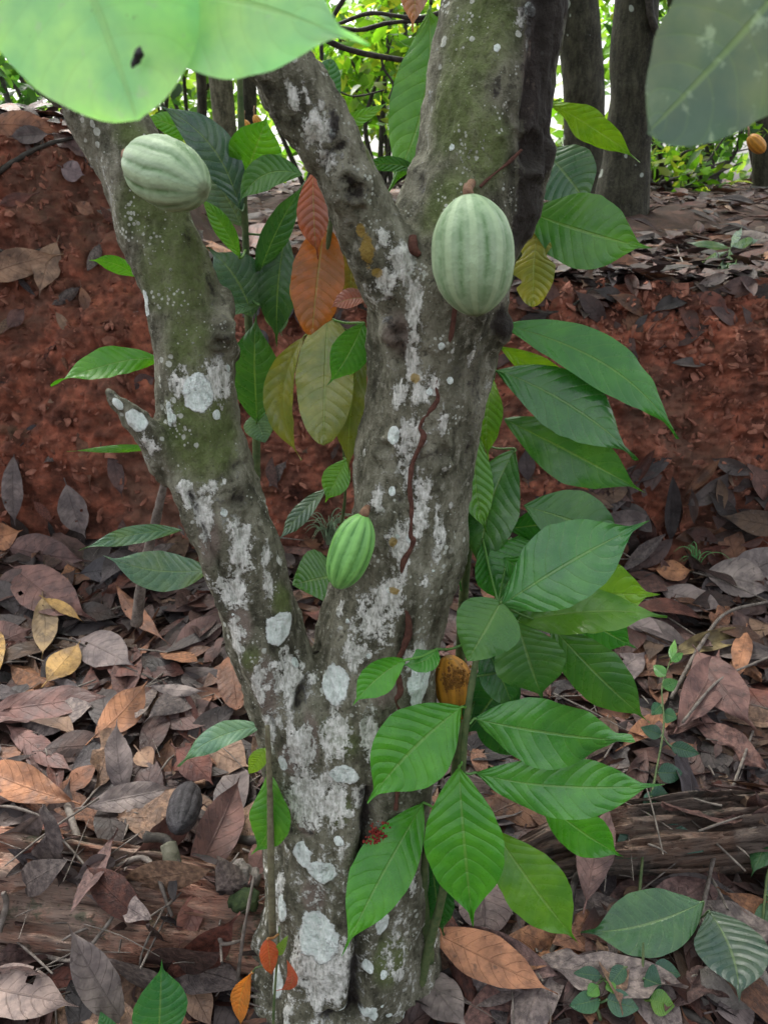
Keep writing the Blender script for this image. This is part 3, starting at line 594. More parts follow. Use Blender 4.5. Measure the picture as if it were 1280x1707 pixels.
# ------------------------------------------------------------------ cocoa pods
def pod(loc_stem, loc_tip, wid, mat, label, seed=0, ribs=10, stalk=None, blunt=0.82, group=None, name='cocoa_pod', amp=0.030, neck=0.0, cat='cocoa pod', res=(64, 120)):
    A = Vector(loc_tip)-Vector(loc_stem); L = A.length; A.normalize()
    X1 = A.cross(Vector((0.1, 1, 0.2))).normalized(); Y1 = A.cross(X1)
    nu, nv = res; u = np.linspace(0, 1, nu)[:, None]; th = np.linspace(0, 2*np.pi, nv, endpoint=False)[None, :]
    prof = (1-np.abs(2*u**(1.0+neck)-1)**2.35)**0.62
    rb = np.abs(np.sin(th*ribs/2 + 0.35*np.sin(3*u+seed)))**0.8; pr = 0.5+0.5*np.cos(th*ribs/2+0.6)
    fade = np.clip(prof*1.3, 0, 1)**1.5; th = th + 0.05*vn(u*4, seed, 0, 4)
    rad = prof*(1 + amp*(rb-0.6)*2*fade + amp*0.45*(pr-0.5)*fade) * (1 + 0.02*fbm(u*5+seed, np.cos(th)*2.5, np.sin(th)*2.5, 3, seed)) + 0.004*vn(u*30, np.cos(th)*12, np.sin(th)*12, seed+2)*fade
    rad = rad*wid/2
    P = np.array(loc_stem) + u[..., None]*np.array(A)*L + rad[..., None]*(np.cos(th)[..., None]*np.array(X1) + np.sin(th)[..., None]*np.array(Y1))
    P = P + (4*u*(1-u)*0.0)[..., None]
    V = P.reshape(-1, 3); i = np.arange(nu-1)[:, None]*nv; j = np.arange(nv)[None, :]; jn = (j+1) % nv
    F = np.stack([i+j, i+jn, i+nv+jn, i+nv+j], -1).reshape(-1, 4)
    fur = np.broadcast_to((1-rb)*fade, (nu, nv)).ravel(); td = np.broadcast_to(np.clip(np.maximum((u-0.965)*30, (0.03-u)*30), 0, 0.8), (nu, nv)).ravel()
    root = empty(name, tuple(loc_stem)); tag(root, label, cat, group)
    mesh_obj('husk', V, F, mat, parent=root, attrs={'furrow': fur, 'tipd': td})
    if stalk is not None:
        Vs, Fs = tube([tuple(Vector(s)) for s in stalk], [0.0055, 0.005, 0.006, 0.0075][:len(stalk)], 10, 16, 0.25, seed, True, 90)
        mesh_obj('stalk', Vs, Fs, M_stalk, parent=root)
    return root
def pod_at(stem_px, tip_px, wpx, dY0, dY1, mat, label, seed, stalk_px, **kw):
    a = at(*stem_px, dY0); b = at(*tip_px, dY1); s = scale_at((a+b)/2)
    hh = [on_trunk(*q)[0] or a for q in stalk_px]
    A = (b-a).normalized()
    st = [hh[0], (hh[0]+a)/2 + Vector((0, -0.006, 0.004)), a - A*0.004, a + A*0.006]
    return pod(a, b, wpx*s, mat, label, seed, stalk=st, **kw)
pod_at((780, 322), (795, 528), 137, 1.005, 0.985, M_pod, 'large pale green ribbed cocoa pod hanging upright on the thick right stem', 1, [(785, 306)], blunt=0.66, group='green pods on the cocoa tree')
pod_at((216, 262), (342, 318), 110, 1.02, 0.955, M_pod, 'pale green cocoa pod lying sideways against the left stem', 4, [(212, 262)], blunt=0.66, group='green pods on the cocoa tree')
pod_at((607, 856), (562, 982), 70, 1.03, 1.0, M_pods, 'small bright green cocoa pod beside the fork of the trunk', 2, [(612, 846)], blunt=0.7, group='green pods on the cocoa tree', amp=0.05)
# ------------------------------------------------------------------ leafy shoots
def stem(name, pts, rad, mat, parent, seed=0):
    P = [tuple(at(px, py, Y)) for px, py, Y in pts]
    Vt, Ft = tube(P, rad, 10, len(P)*8, 0.12, seed, True, 60); return mesh_obj(name, Vt, Ft, mat, parent=parent)
def shoot(name, label, cat, base, stems, leaves, group=None, mat=M_stem):
    root = empty(name, tuple(at(*base))); tag(root, label, cat, group)
    for i, (pts, rad) in enumerate(stems): stem('stem', pts, rad, mat, root, i)
    allp = [at(*q) for pts, _ in stems for q in pts]
    dense = []
    for pts, _ in stems:
        sp_ = spline(np.array([tuple(at(*q)) for q in pts]), 40); dense += [Vector(s) for s in sp_]
    for L in leaves:
        bx, by, tx, ty, wd, Y0, Y1, c = L[:8]; kw = dict(L[8]) if len(L) > 8 else {}
        P0, P1 = at(bx, by, Y0), at(tx, ty, Y1); kw.setdefault('twist', random.uniform(-0.45, 0.45)); kw.setdefault('bulge', random.uniform(0.02, 0.10)); kw.setdefault('seed', _lc[0]+1)
        lab = kw.pop('label', None)
        q = min(dense, key=lambda s: (s-P0).length) if dense else None
        if q is not None and (q-P0).length < 0.16 and not kw.pop('nopet', False): kw['petiole'] = q
        kw.pop('nopet', None)
        o = leaf3(P0, P1, wd, c, parent=root, **kw)
        if lab: o['label'] = lab
    return root
W_ = dict(mat=M_wet)
shoot('cocoa_shoot', 'leafy cocoa shoot growing at the right foot of the trunk with broad bright green leaves', 'shoot', (712, 1640, 1.02),
  [([(690, 1800, 1.06), (702, 1640, 1.05), (735, 1500, 1.03), (764, 1340, 1.0), (775, 1220, 1.0), (788, 1130, 1.02), (805, 1050, 1.05), (830, 1005, 1.07)], [0.010, 0.009, 0.008, 0.0065, 0.0055, 0.005, 0.004, 0.003]),
   ([(715, 1600, 1.07), (705, 1480, 1.07), (712, 1400, 1.06)], [0.012, 0.009, 0.005])],
  [(770, 1178, 612, 1337, 132, 1.0, 0.93, BRT, dict(bend=0.05, bulge=0.05, roll=-12)),
   (765, 1278, 788, 1542, 128, 0.98, 0.90, BRT, dict(bulge=0.06, roll=8)),
   (706, 1338, 569, 1592, 98, 1.03, 0.88, BRT, dict(bend=0.03, bulge=0.05, roll=-15)),
   (822, 1382, 964, 1574, 104, 1.0, 0.93, (0.12, 0.33, 0.03), dict(bulge=0.06, roll=12)),
   (792, 1288, 1108, 1307, 96, 1.0, 0.98, (0.06, 0.27, 0.035), dict(bulge=0.07, roll=20, bend=0.02, quilt=0.009, mat=M_wet)),
   (790, 1198, 1056, 1232, 108, 1.01, 0.98, (0.055, 0.25, 0.035), dict(bulge=0.06, roll=22, quilt=0.015, wave=0.04, mat=M_wet)),
   (900, 1330, 1038, 1428, 70, 1.08, 1.05, BRT, dict(roll=25)),
   (676, 1100, 588, 1176, 56, 0.97, 0.93, BRT, dict(bend=0.08, roll=-20, petiole=at(728, 1082, 1.0), nopet=True)),
   (728, 1082, 670, 1108, 42, 1.0, 0.98, MID, dict(bend=-0.2, roll=35, nopet=True, petiole=at(770, 1075, 1.03))),
   (832, 1012, 1082, 867, 128, 1.04, 1.02, (0.05, 0.22, 0.05), dict(bulge=0.07, roll=-14, quilt=0.010, mat=M_wet, label='largest shiny leaf, reaching up to the right')),
   (860, 1035, 1112, 1027, 80, 1.10, 1.06, (0.10, 0.28, 0.03), dict(bulge=0.08, roll=-30)),
   (880, 985, 1100, 990, 135, 1.14, 1.10, (0.16, 0.38, 0.03), dict(bulge=0.06, roll=10)),
   (862, 1036, 905, 1168, 118, 1.06, 1.03, (0.06, 0.2, 0.035), dict(bulge=0.05, roll=10, kind='cacao')),
   (915, 1040, 1082, 1204, 92, 1.10, 1.06, (0.06, 0.21, 0.035), dict(bulge=0.05, roll=14)),
   (835, 1003, 778, 1102, 112, 1.0, 0.96, (0.065, 0.21, 0.035), dict(bulge=0.06, roll=-8, kind='small', wave=0.04)),
   (872, 842, 1050, 905, 100, 1.16, 1.14, (0.05, 0.17, 0.045), dict(bulge=0.06, roll=-14)),
   (905, 905, 822, 1000, 110, 1.15, 1.12, MID, dict(roll=15)),
   (885, 1000, 792, 1130, 90, 1.12, 1.08, MID, dict(roll=-12)),
   (860, 1110, 770, 1230, 90, 1.12, 1.10, DRK, dict(roll=-15)),
   (795, 1150, 905, 1262, 100, 1.14, 1.12, DRK, dict(roll=20)),
   (930, 1000, 1060, 1080, 80, 1.16, 1.14, MID, dict(roll=15)),
   (850, 900, 940, 960, 100, 1.19, 1.18, MID, dict(roll=-15)),
   (720, 1420, 740, 1560, 60, 1.10, 1.06, DRK, dict(roll=30)),
   (838, 930, 985, 1010, 86, 1.12, 1.10, MID, dict(roll=22, nopet=True)),
   (800, 1060, 858, 1190, 70, 1.10, 1.07, (0.03, 0.16, 0.03), dict(roll=-20)),
   (845, 880, 1010, 850, 70, 1.20, 1.20, DRK, dict(roll=20, nopet=True)),
   (805, 900, 838, 1010, 64, 1.17, 1.15, MID, dict(roll=-18))])
shoot('cocoa_shoot', 'tall cocoa shoot behind the right side of the trunk with dark drooping leaves', 'shoot', (770, 1350, 1.3),
  [([(758, 1350, 1.30), (765, 1150, 1.28), (772, 1000, 1.27), (785, 870, 1.27), (800, 760, 1.27), (820, 620, 1.28), (845, 480, 1.30), (880, 380, 1.32), (900, 280, 1.33), (905, 180, 1.33)], [0.011, 0.010, 0.009, 0.008, 0.007, 0.006, 0.006, 0.005, 0.005, 0.004])],
  [(835, 540, 1130, 732, 84, 1.25, 1.22, (0.045, 0.22, 0.035), dict(bend=-0.07, bulge=0.08, roll=-25)),
   (832, 578, 985, 662, 42, 1.28, 1.27, LIM, dict(bend=-0.02, roll=20)),
   (826, 618, 1058, 768, 104, 1.24, 1.20, (0.035, 0.17, 0.03), dict(bend=-0.03, bulge=0.08, roll=-22, quilt=0.018, mat=M_wet, wave=0.04)),
   (840, 698, 1075, 822, 92, 1.27, 1.23, (0.05, 0.18, 0.04), dict(bend=-0.02, bulge=0.07, roll=10, nopet=True)),
   (822, 632, 814, 768, 52, 1.26, 1.22, (0.15, 0.36, 0.03), dict(roll=30)),
   (798, 728, 812, 892, 58, 1.20, 1.16, (0.1, 0.3, 0.03), dict(bend=0.08, roll=-20)),
   (858, 748, 800, 968, 98, 1.22, 1.16, (0.055, 0.18, 0.04), dict(bend=0.06, bulge=0.06, roll=10, mat=M_wet)),
   (782, 842, 768, 985, 26, 1.24, 1.22, MID, dict(roll=50)),
   (918, 172, 1066, 270, 44, 1.35, 1.3, LIM, dict(bend=-0.04, wave=0.05, roll=30, label='lime green wavy leaf nearest the top')),
   (878, 352, 1088, 414, 118, 1.32, 1.26, (0.075, 0.25, 0.04), dict(bulge=0.08, roll=-10, bend=0.04)),
   (905, 250, 985, 350, 100, 1.38, 1.33, (0.08, 0.18, 0.11), dict(bulge=0.1, roll=-15)),
   (885, 385, 965, 425, 50, 1.33, 1.32, (0.05, 0.15, 0.06), dict(roll=-30)),
   (895, 385, 888, 512, 66, 1.30, 1.27, YGR, dict(roll=15, ragged=0.3, kind='round', label='yellowing ragged leaf'))])
shoot('cocoa_shoot', 'thin cocoa shoot with green, orange and olive leaves between the left and middle stems', 'shoot', (432, 960, 1.5),
  [([(432, 960, 1.5), (428, 820, 1.48), (427, 705, 1.47), (418, 600, 1.46), (413, 500, 1.45), (409, 380, 1.44), (404, 250, 1.43), (400, 120, 1.42), (398, -60, 1.4)], [0.009, 0.008, 0.008, 0.007, 0.007, 0.006, 0.006, 0.005, 0.005])],
  [(428, 705, 428, 515, 82, 1.42, 1.38, (0.04, 0.15, 0.025), dict(roll=-15, bulge=0.05)),
   (505, 292, 395, 348, 52, 1.32, 1.34, (0.06, 0.2, 0.03), dict(bend=0.22, roll=25, nopet=True)),
   (404, 305, 447, 188, 92, 1.42, 1.4, (0.10, 0.34, 0.02), dict(roll=15, bulge=0.04)),
   (402, 352, 252, 168, 74, 1.40, 1.36, BLU, dict(bend=0.12, roll=20, bulge=0.06, mat=M_wet)),
   (332, 236, 236, 196, 36, 1.45, 1.44, (0.1, 0.32, 0.02), dict(bend=0.08, nopet=True)),
   (400, 430, 328, 322, 32, 1.36, 1.33, (0.1, 0.3, 0.03), dict(bend=0.05)),
   (404, 378, 342, 268, 66, 1.44, 1.44, (0.12, 0.2, 0.15), dict(mat=M_wet, roll=10)),
   (420, 528, 346, 412, 92, 1.42, 1.40, (0.06, 0.14, 0.085), dict(mat=M_wet, quilt=0.016, roll=15, bend=0.06)),
   (428, 470, 512, 298, 44, 1.43, 1.42, (0.035, 0.13, 0.04), dict(bend=-0.06, roll=20)),
   (478, 385, 462, 578, 62, 1.44, 1.42, (0.03, 0.1, 0.03), dict(roll=20)),
   (432, 508, 358, 524, 15, 1.38, 1.38, (0.1, 0.25, 0.1), {}),
   (426, 690, 442, 738, 52, 1.46, 1.45, PAL, dict(mat=M_wet, kind='small', quilt=0.016)),
   (460, 500, 470, 560, 40, 1.45, 1.45, PAL, dict(mat=M_wet, roll=30)),
   (540, 212, 650, 168, 22, 1.36, 1.36, (0.1, 0.3, 0.03), dict(bend=0.05, nopet=True)),
   (530, 195, 552, 98, 52, 1.38, 1.38, (0.035, 0.16, 0.05), dict(kind='round', nopet=True))])
OV = (0.13, 0.17, 0.03)
shoot('leafy_twig', 'drooping twig with young orange, red and olive leaves left of the middle trunk', 'twig', (640, 470, 1.32),
  [([(660, 430, 1.3), (600, 372, 1.30), (560, 350, 1.29), (548, 400, 1.28), (548, 470, 1.28), (546, 530, 1.27)], [0.006, 0.005, 0.004, 0.004, 0.003, 0.002])],
  [(522, 285, 530, 432, 54, 1.26, 1.24, RED, dict(roll=20, nopet=True, label='dusty red young leaf')),
   (540, 378, 520, 562, 84, 1.29, 1.25, ORG, dict(roll=12, bulge=0.04, kind='round', label='orange brown young leaf')),
   (518, 400, 500, 545, 34, 1.30, 1.27, (0.42, 0.18, 0.04), dict(roll=35)),
   (588, 395, 586, 508, 52, 1.31, 1.30, (0.22, 0.18, 0.05), dict(roll=15)),
   (616, 498, 548, 515, 34, 1.20, 1.20, (0.28, 0.07, 0.03), dict(roll=30, bend=0.1, nopet=True)),
   (548, 528, 540, 742, 98, 1.26, 1.20, (0.26, 0.30, 0.07), dict(roll=12, bulge=0.05, quilt=0.010, kind='round', mat=M_wet, label='olive yellow quilted leaf')),
   (606, 538, 545, 642, 62, 1.19, 1.17, (0.07, 0.26, 0.04), dict(roll=-25)),
   (508, 560, 502, 768, 50, 1.29, 1.26, OLV, dict(roll=35, bend=0.12, curl=0.8)),
   (606, 560, 582, 795, 48, 1.27, 1.24, OV, dict(roll=25))])
shoot('cocoa_seedling', 'low seedling with a few green leaves in the gap between the two stems', 'seedling', (560, 1060, 1.5),
  [([(560, 1060, 1.5), (562, 930, 1.45), (575, 830, 1.42), (572, 740, 1.38)], [0.005, 0.004, 0.003, 0.002])],
  [(578, 765, 542, 838, 48, 1.38, 1.36, (0.1, 0.3, 0.03), dict(roll=15)),
   (562, 960, 488, 975, 96, 1.38, 1.30, (0.06, 0.2, 0.03), dict(roll=20, kind='small')),
   (545, 812, 460, 905, 30, 1.42, 1.38, (0.07, 0.14, 0.08), dict(mat=M_wet, roll=25))])
shoot('leafy_twig', 'twig hanging from above with a long green leaf beside the thick stem', 'twig', (722, -120, 1.42),
  [([(722, -160, 1.42), (722, -60, 1.42), (718, 8, 1.41)], [0.004, 0.004, 0.003])],
  [(714, 18, 640, 330, 112, 1.40, 1.34, (0.085, 0.29, 0.025), dict(bend=-0.1, roll=10, bulge=0.03, label='long bright green hanging leaf')),
   (700, -70, 688, 54, 50, 1.40, 1.38, PNK, dict(roll=10, label='pale pink young leaf')),
   (700, 284, 590, 282, 24, 1.33, 1.33, (0.05, 0.18, 0.03), dict(bend=0.08, nopet=True))])
# small leaves left of the left stem
shoot('leafy_twig', 'short green leaves sticking out behind the left stem above the bank', 'twig', (300, 600, 1.26),
  [([(330, 760, 1.28), (320, 640, 1.27), (300, 520, 1.27), (285, 440, 1.27)], [0.005, 0.004, 0.004, 0.003])],
  [(268, 598, 84, 642, 52, 1.25, 1.18, (0.09, 0.33, 0.02), dict(bend=0.06, wave=0.04, roll=25)),
   (228, 462, 148, 434, 28, 1.27, 1.22, (0.09, 0.32, 0.02), dict(bend=0.1, nopet=True)),
   (272, 745, 112, 752, 13, 1.27, 1.2, (0.1, 0.3, 0.03), dict(wave=0.03, nopet=True))])
g = at(240, 1010, 2.2)
shoot('sapling', 'thin grey stemmed sapling behind the left stem with two pale wet leaves', 'sapling', (236, 1030, 1.9),
  [([(228, 1040, 1.9), (240, 950, 1.88), (262, 860, 1.86), (275, 800, 1.84)], [0.016, 0.014, 0.012, 0.008])],
  [(306, 884, 130, 918, 30, 1.6, 1.5, PAL, dict(mat=M_wet, bend=0.05, wave=0.03, nopet=True)),
   (350, 950, 170, 925, 66, 1.58, 1.48, (0.13, 0.24, 0.15), dict(mat=M_wet, wave=0.04, bend=-0.08, roll=15, nopet=True))], mat=M_twig)
shoot('young_shoot', 'slim olive stemmed shoot against the left side of the trunk base with green leaves', 'shoot', (462, 1520, 0.98),
  [([(455, 1560, 0.99), (452, 1440, 0.98), (450, 1320, 0.99), (446, 1210, 1.0)], [0.0065, 0.006, 0.005, 0.004])],
  [(442, 1210, 298, 1278, 42, 1.04, 1.05, (0.10, 0.24, 0.12), dict(mat=M_wet, bend=0.08, roll=15)),
   (446, 1285, 420, 1422, 66, 1.02, 1.0, (0.085, 0.3, 0.03), dict(bend=-0.16, roll=20)),
   (443, 1248, 415, 1290, 30, 1.02, 1.02, LIM, dict(kind='small'))], mat=M_stemb)
shoot('seedling', 'dark green seedling leaves at the bottom edge left of the trunk', 'seedling', (262, 1760, 0.95),
  [([(262, 1790, 0.95), (262, 1730, 0.93)], [0.004, 0.003])],
  [(264, 1745, 270, 1598, 88, 0.92, 0.97, (0.045, 0.19, 0.06), dict(roll=8, fold=0.25)), (190, 1750, 168, 1686, 40, 0.93, 0.95, (0.05, 0.2, 0.06), dict(kind='small'))])
shoot('young_vine', 'thin green vine with orange red young leaves in front of the trunk base', 'vine', (455, 1760, 0.95),
  [([(458, 1790, 0.93), (456, 1700, 0.93), (462, 1600, 0.95), (466, 1545, 0.97)], [0.0028, 0.0026, 0.0022, 0.0015]), ([(456, 1612, 0.95), (430, 1612, 0.94), (420, 1622, 0.94)], [0.0014, 0.0014, 0.0012])],
  [(420, 1620, 405, 1716, 32, 0.94, 0.94, (0.5, 0.19, 0.05), dict(roll=15, bend=0.08)), (446, 1565, 452, 1625, 32, 0.95, 0.94, (0.42, 0.09, 0.04), dict(kind='small')),
   (478, 1600, 460, 1652, 20, 0.95, 0.94, (0.42, 0.09, 0.05), dict(bend=-0.3, nopet=True)), (462, 1592, 480, 1560, 16, 0.95, 0.94, (0.16, 0.3, 0.05), dict(kind='small'))])
# lower right ground plants
def gpt(px, py, lift=0.02): return ground(px, py, lift)[0]
def gshoot(name, label, cat, base, stems, leaves, lift=0.05, group=None):
    b, _ = ground(*base); root = empty(name, tuple(b)); tag(root, label, cat, group); dense = []
    for pts in stems:
        P = [tuple(ground(px, py, l)[0]) for px, py, l in pts]; sp_ = spline(np.array(P), 20); dense += [Vector(s) for s in sp_]
        Vt, Ft = tube(P, np.linspace(0.0035, 0.0018, len(P)), 8, len(P)*6, 0.1, 0, True, 60); mesh_obj('stem', Vt, Ft, M_stem, parent=root)
    for L in leaves:
        bx, by, tx, ty, wd, l0, l1, c = L[:8]; kw = dict(L[8]) if len(L) > 8 else {}
        P0, P1 = ground(bx, by, l0)[0], ground(tx, ty, l1)[0]
        q = min(dense, key=lambda s: (s-P0).length) if dense else None
        if q is not None and (q-P0).length < 0.12: kw['petiole'] = q
        leaf3(P0, P1, wd, c, parent=root, **kw)
    return root
DT = (0.035, 0.115, 0.07); GT = (0.04, 0.15, 0.07)
sm_ = dict(kind='small', veins=6)
gshoot('creeping_vine', 'thin upright vine with pairs of small toothed dark green leaves, right of the broad leaves', 'vine', (1050, 1640),
  [[(1054, 1640, 0.01), (1056, 1520, 0.07), (1058, 1430, 0.10), (1066, 1350, 0.12), (1078, 1270, 0.13), (1082, 1200, 0.12), (1100, 1150, 0.11)]],
  [(1058, 1432, 1015, 1475, 50, 0.1, 0.09, DT, sm_), (1082, 1432, 1148, 1470, 46, 0.1, 0.1, (0.06, 0.15, 0.12), dict(kind='small', mat=M_wet)), (1062, 1385, 1095, 1390, 46, 0.11, 0.11, DT, sm_),
   (1066, 1375, 1052, 1400, 20, 0.11, 0.11, DT, sm_), (1070, 1345, 1108, 1345, 34, 0.12, 0.12, DT, sm_), (1090, 1300, 1135, 1312, 26, 0.12, 0.12, DT, sm_), (1076, 1282, 1045, 1270, 24, 0.12, 0.12, DT, sm_),
   (1082, 1245, 1100, 1258, 26, 0.12, 0.13, GT, sm_), (1080, 1230, 1062, 1248, 22, 0.12, 0.12, GT, sm_), (1084, 1200, 1108, 1188, 22, 0.12, 0.12, (0.08, 0.26, 0.06), sm_), (1088, 1180, 1070, 1162, 20, 0.12, 0.12, (0.1, 0.3, 0.07), sm_),
   (1100, 1155, 1120, 1140, 14, 0.12, 0.12, (0.1, 0.3, 0.06), sm_), (1100, 1150, 1106, 1122, 12, 0.12, 0.13, (0.1, 0.3, 0.06), sm_)])
gshoot('broadleaf_seedling', 'two large dark green leaves near the ground in the lower right', 'seedling', (1150, 1600),
  [[(1150, 1610, 0.01), (1152, 1560, 0.06)]],
  [(1152, 1548, 966, 1592, 104, 0.09, 0.08, (0.035, 0.12, 0.04), dict(bend=-0.05, roll=10, quilt=0.008, mat=M_wet)), (1158, 1568, 1196, 1730, 112, 0.10, 0.13, (0.05, 0.10, 0.075), dict(roll=-10, bend=-0.08))])
gshoot('creeping_vine', 'clump of small green leaves at the bottom edge right of the orange leaf', 'vine', (1040, 1700),
  [[(1066, 1700, 0.02), (1062, 1640, 0.06), (1060, 1610, 0.08)], [(1000, 1710, 0.02), (990, 1670, 0.05), (1040, 1640, 0.06)]],
  [(1064, 1660, 1092, 1670, 52, 0.06, 0.06, DT, sm_), (1080, 1640, 1122, 1655, 34, 0.06, 0.06, DT, sm_), (1035, 1640, 1010, 1672, 26, 0.06, 0.06, DT, sm_), (1000, 1655, 955, 1650, 24, 0.06, 0.06, DT, sm_),
   (998, 1690, 950, 1700, 34, 0.05, 0.05, GT, sm_), (1010, 1690, 1060, 1705, 40, 0.05, 0.05, (0.06, 0.16, 0.1), sm_), (995, 1672, 978, 1688, 22, 0.06, 0.06, (0.09, 0.28, 0.05), sm_), (1010, 1665, 1018, 1685, 18, 0.06, 0.06, (0.09, 0.28, 0.05), sm_),
   (1075, 1690, 1115, 1700, 40, 0.05, 0.05, (0.13, 0.3, 0.04), sm_), (905, 1640, 962, 1625, 40, 0.02, 0.02, (0.12, 0.2, 0.05), {})])
gshoot('creeping_vine', 'few drooping dark leaves on a thin stem at the right edge', 'vine', (1270, 1640),
  [[(1262, 1640, 0.01), (1258, 1560, 0.05), (1262, 1480, 0.08), (1290, 1430, 0.1)]],
  [(1268, 1420, 1230, 1505, 38, 0.1, 0.08, (0.04, 0.13, 0.05), {}), (1290, 1470, 1262, 1545, 34, 0.08, 0.06, (0.035, 0.11, 0.05), {}), (1262, 1530, 1248, 1585, 22, 0.06, 0.04, (0.035, 0.11, 0.05), {}), (1290, 1540, 1285, 1600, 40, 0.08, 0.06, DRK, {})])
gshoot('seedling', 'grey green star-shaped seedling on the bank top at the right', 'seedling', (1215, 480),
  [[(1212, 484, 0.005), (1212, 450, 0.02), (1212, 432, 0.04)]],
  [(1212, 434, 1140, 424, 14, 0.05, 0.05, (0.14, 0.24, 0.16), {}), (1212, 434, 1160, 458, 12, 0.04, 0.04, (0.12, 0.22, 0.14), {}), (1213, 434, 1214, 478, 18, 0.04, 0.03, (0.14, 0.27, 0.15), {}), (1214, 432, 1262, 418, 16, 0.05, 0.05, (0.13, 0.24, 0.16), {}),
   (1212, 452, 1240, 470, 18, 0.03, 0.02, (0.08, 0.17, 0.1), {}), (1212, 440, 1180, 480, 10, 0.03, 0.02, (0.12, 0.2, 0.13), {}), (1214, 432, 1232, 400, 12, 0.05, 0.06, (0.14, 0.25, 0.16), {})])
def tuft(px, py, n_, h, label, seed, c=(0.08, 0.2, 0.07), spread=0.6):
    rd = random.Random(seed); b, nn = ground(px, py, 0.0); ps = []
    for k in range(n_):
        a = rd.uniform(0, 6.283); L = h*rd.uniform(0.5, 1.1); out = Vector((math.cos(a), math.sin(a)*0.6-0.4, 0))*spread*L*rd.uniform(0.3, 1); s = b + Vector((rd.uniform(-.012, .012), -0.01, rd.uniform(-.01, .01)))
        p = [s, s+out*0.4+Vector((0, 0, L*0.6)), s+out+Vector((0, 0, L*0.75)), s+out*1.5+Vector((0, 0, L*0.6))]
        V_, F_ = tube([tuple(q) for q in p], [0.0016, 0.0018, 0.0013, 0.0003], 4, 10, 0, 0, False); ps.append((V_, F_))
    V_, F_ = join(ps); o = mesh_obj('grass_tuft', V_ , F_, simple('grass_blade', c, tuple(q*1.7 for q in c), 40, 0.5), loc=tuple(b)); tag(o, label, 'grass tuft')
tuft(1152, 950, 16, 0.13, 'small green grass tuft at the foot of the red bank on the right', 4)
tuft(548, 905, 34, 0.17, 'fine grey green grass tuft between the left and middle stems', 5, (0.14, 0.2, 0.12), 0.8)

# ------------------------------------------------------------------ foreground leaves close to the lens
E = empty('leafy_branch', tuple(at(100, -320, 0.5))); tag(E, 'two very close pale green leaves hanging into the top left corner', 'branch')
Ve, Fe = tube([tuple(at(-300, -420, 0.55)), tuple(at(60, -330, 0.5)), tuple(at(300, -300, 0.5))], [0.005, 0.004, 0.003], 8, 20, 0.1); mesh_obj('twig', Ve, Fe, M_stem, parent=E)
leaf3(at(30, -300, 0.48), at(232, 203, 0.44), 385, (0.40, 0.80, 0.36), parent=E, mat=M_close, kind='round', roll=18, bend=-0.02, wave=0.05, veins=7, quilt=0.007, petiole=at(60, -330, 0.5))
leaf3(at(150, -60, 0.47), at(618, 80, 0.44), 235, (0.42, 0.80, 0.38), parent=E, mat=M_close, roll=-18, bend=-0.02, wave=0.05, veins=8, quilt=0.006, petiole=at(60, -330, 0.5))
cs = at(229, 97, 0.437); 
Vs, Fs = tube([tuple(cs+Vector((-0.003, 0, -0.004))), tuple(cs), tuple(cs+Vector((0.002, 0, 0.005)))], [0.0008, 0.0024, 0.0008], 14, 12, 0.5, 3, True, 300); mesh_obj('brown_scab', Vs, Fs, M_blackpod, parent=E)
E = empty('leafy_branch', tuple(at(1480, -250, 0.5))); tag(E, 'one very close grey green leaf hanging into the top right corner', 'branch')
Ve, Fe = tube([tuple(at(1700, -400, 0.55)), tuple(at(1480, -260, 0.52)), tuple(at(1440, -200, 0.5))], [0.005, 0.004, 0.003], 8, 20, 0.1); mesh_obj('twig', Ve, Fe, M_stem, parent=E)
leaf3(at(1420, -190, 0.5), at(1078, 222, 0.46), 280, (0.13, 0.18, 0.14), parent=E, mat=M_close, kind='round', roll=-12, bend=-0.03, wave=0.05, veins=8, quilt=0.009, petiole=at(1440, -200, 0.5))

# ------------------------------------------------------------------ logs, sticks and lumps on the floor
def log(name, label, pts, rad, mat, seed, flat=0.7, drop=0.4):
    P = [ground(px, py, 0)[0] + Vector((0, 0, r*(1-drop)-r*0.4)) for (px, py), r in zip(pts, rad)]
    V_, F_ = tube([tuple(p) for p in P], rad, 110, 260, 0.0, seed)
    c = np.mean(V_, axis=0)
    X1, Y1, Z1 = V_.T
    an = np.arctan2(Z1-np.interp(X1, *np.array([(p.x, p.z) for p in P]).T), Y1-np.interp(X1, *np.array([(p.x, p.y) for p in P]).T))
    f1 = 1-np.abs(vn(X1*2.5, an*5+0.6*vn(X1*6, an*2, 0, 3), 0.5, seed)); f2 = 1-np.abs(vn(X1*7, an*13, 0.5, seed+3)); f3 = 1-np.abs(vn(X1*15, an*34, 0.5, seed+4))
    nn = 0.030*f1**2 + 0.014*f2**2 + 0.006*f3 + 0.018*fbm(X1*6, an*2, 0, 3, seed+5) + 0.022*np.floor(vn(X1*3, an*3.2, 0, seed+9)*3)/3
    V_[:, 2] = V_[:, 2] + nn; V_[:, 1] = V_[:, 1] - nn*0.7
    LOGS.append(BVHTree.FromPolygons([Vector(v) for v in V_.tolist()], [tuple(f) for f in F_.tolist()]))
    b = np.array(P[0]); o = mesh_obj(name, V_, F_, mat, loc=tuple(P[0])); return tag(o, label, 'log')
log('rotten_log', 'broad rotten orange log lying on the leaf litter left of the trunk', [(-160, 1500), (0, 1500), (150, 1520), (300, 1545), (470, 1570)], [0.125, 0.125, 0.12, 0.115, 0.09], M_log, 3)
log('rotten_log', 'weathered brown log behind the thin vine on the right', [(850, 1450), (960, 1420), (1100, 1410), (1230, 1400), (1400, 1410)], [0.04, 0.07, 0.085, 0.09, 0.09], M_log2, 8)
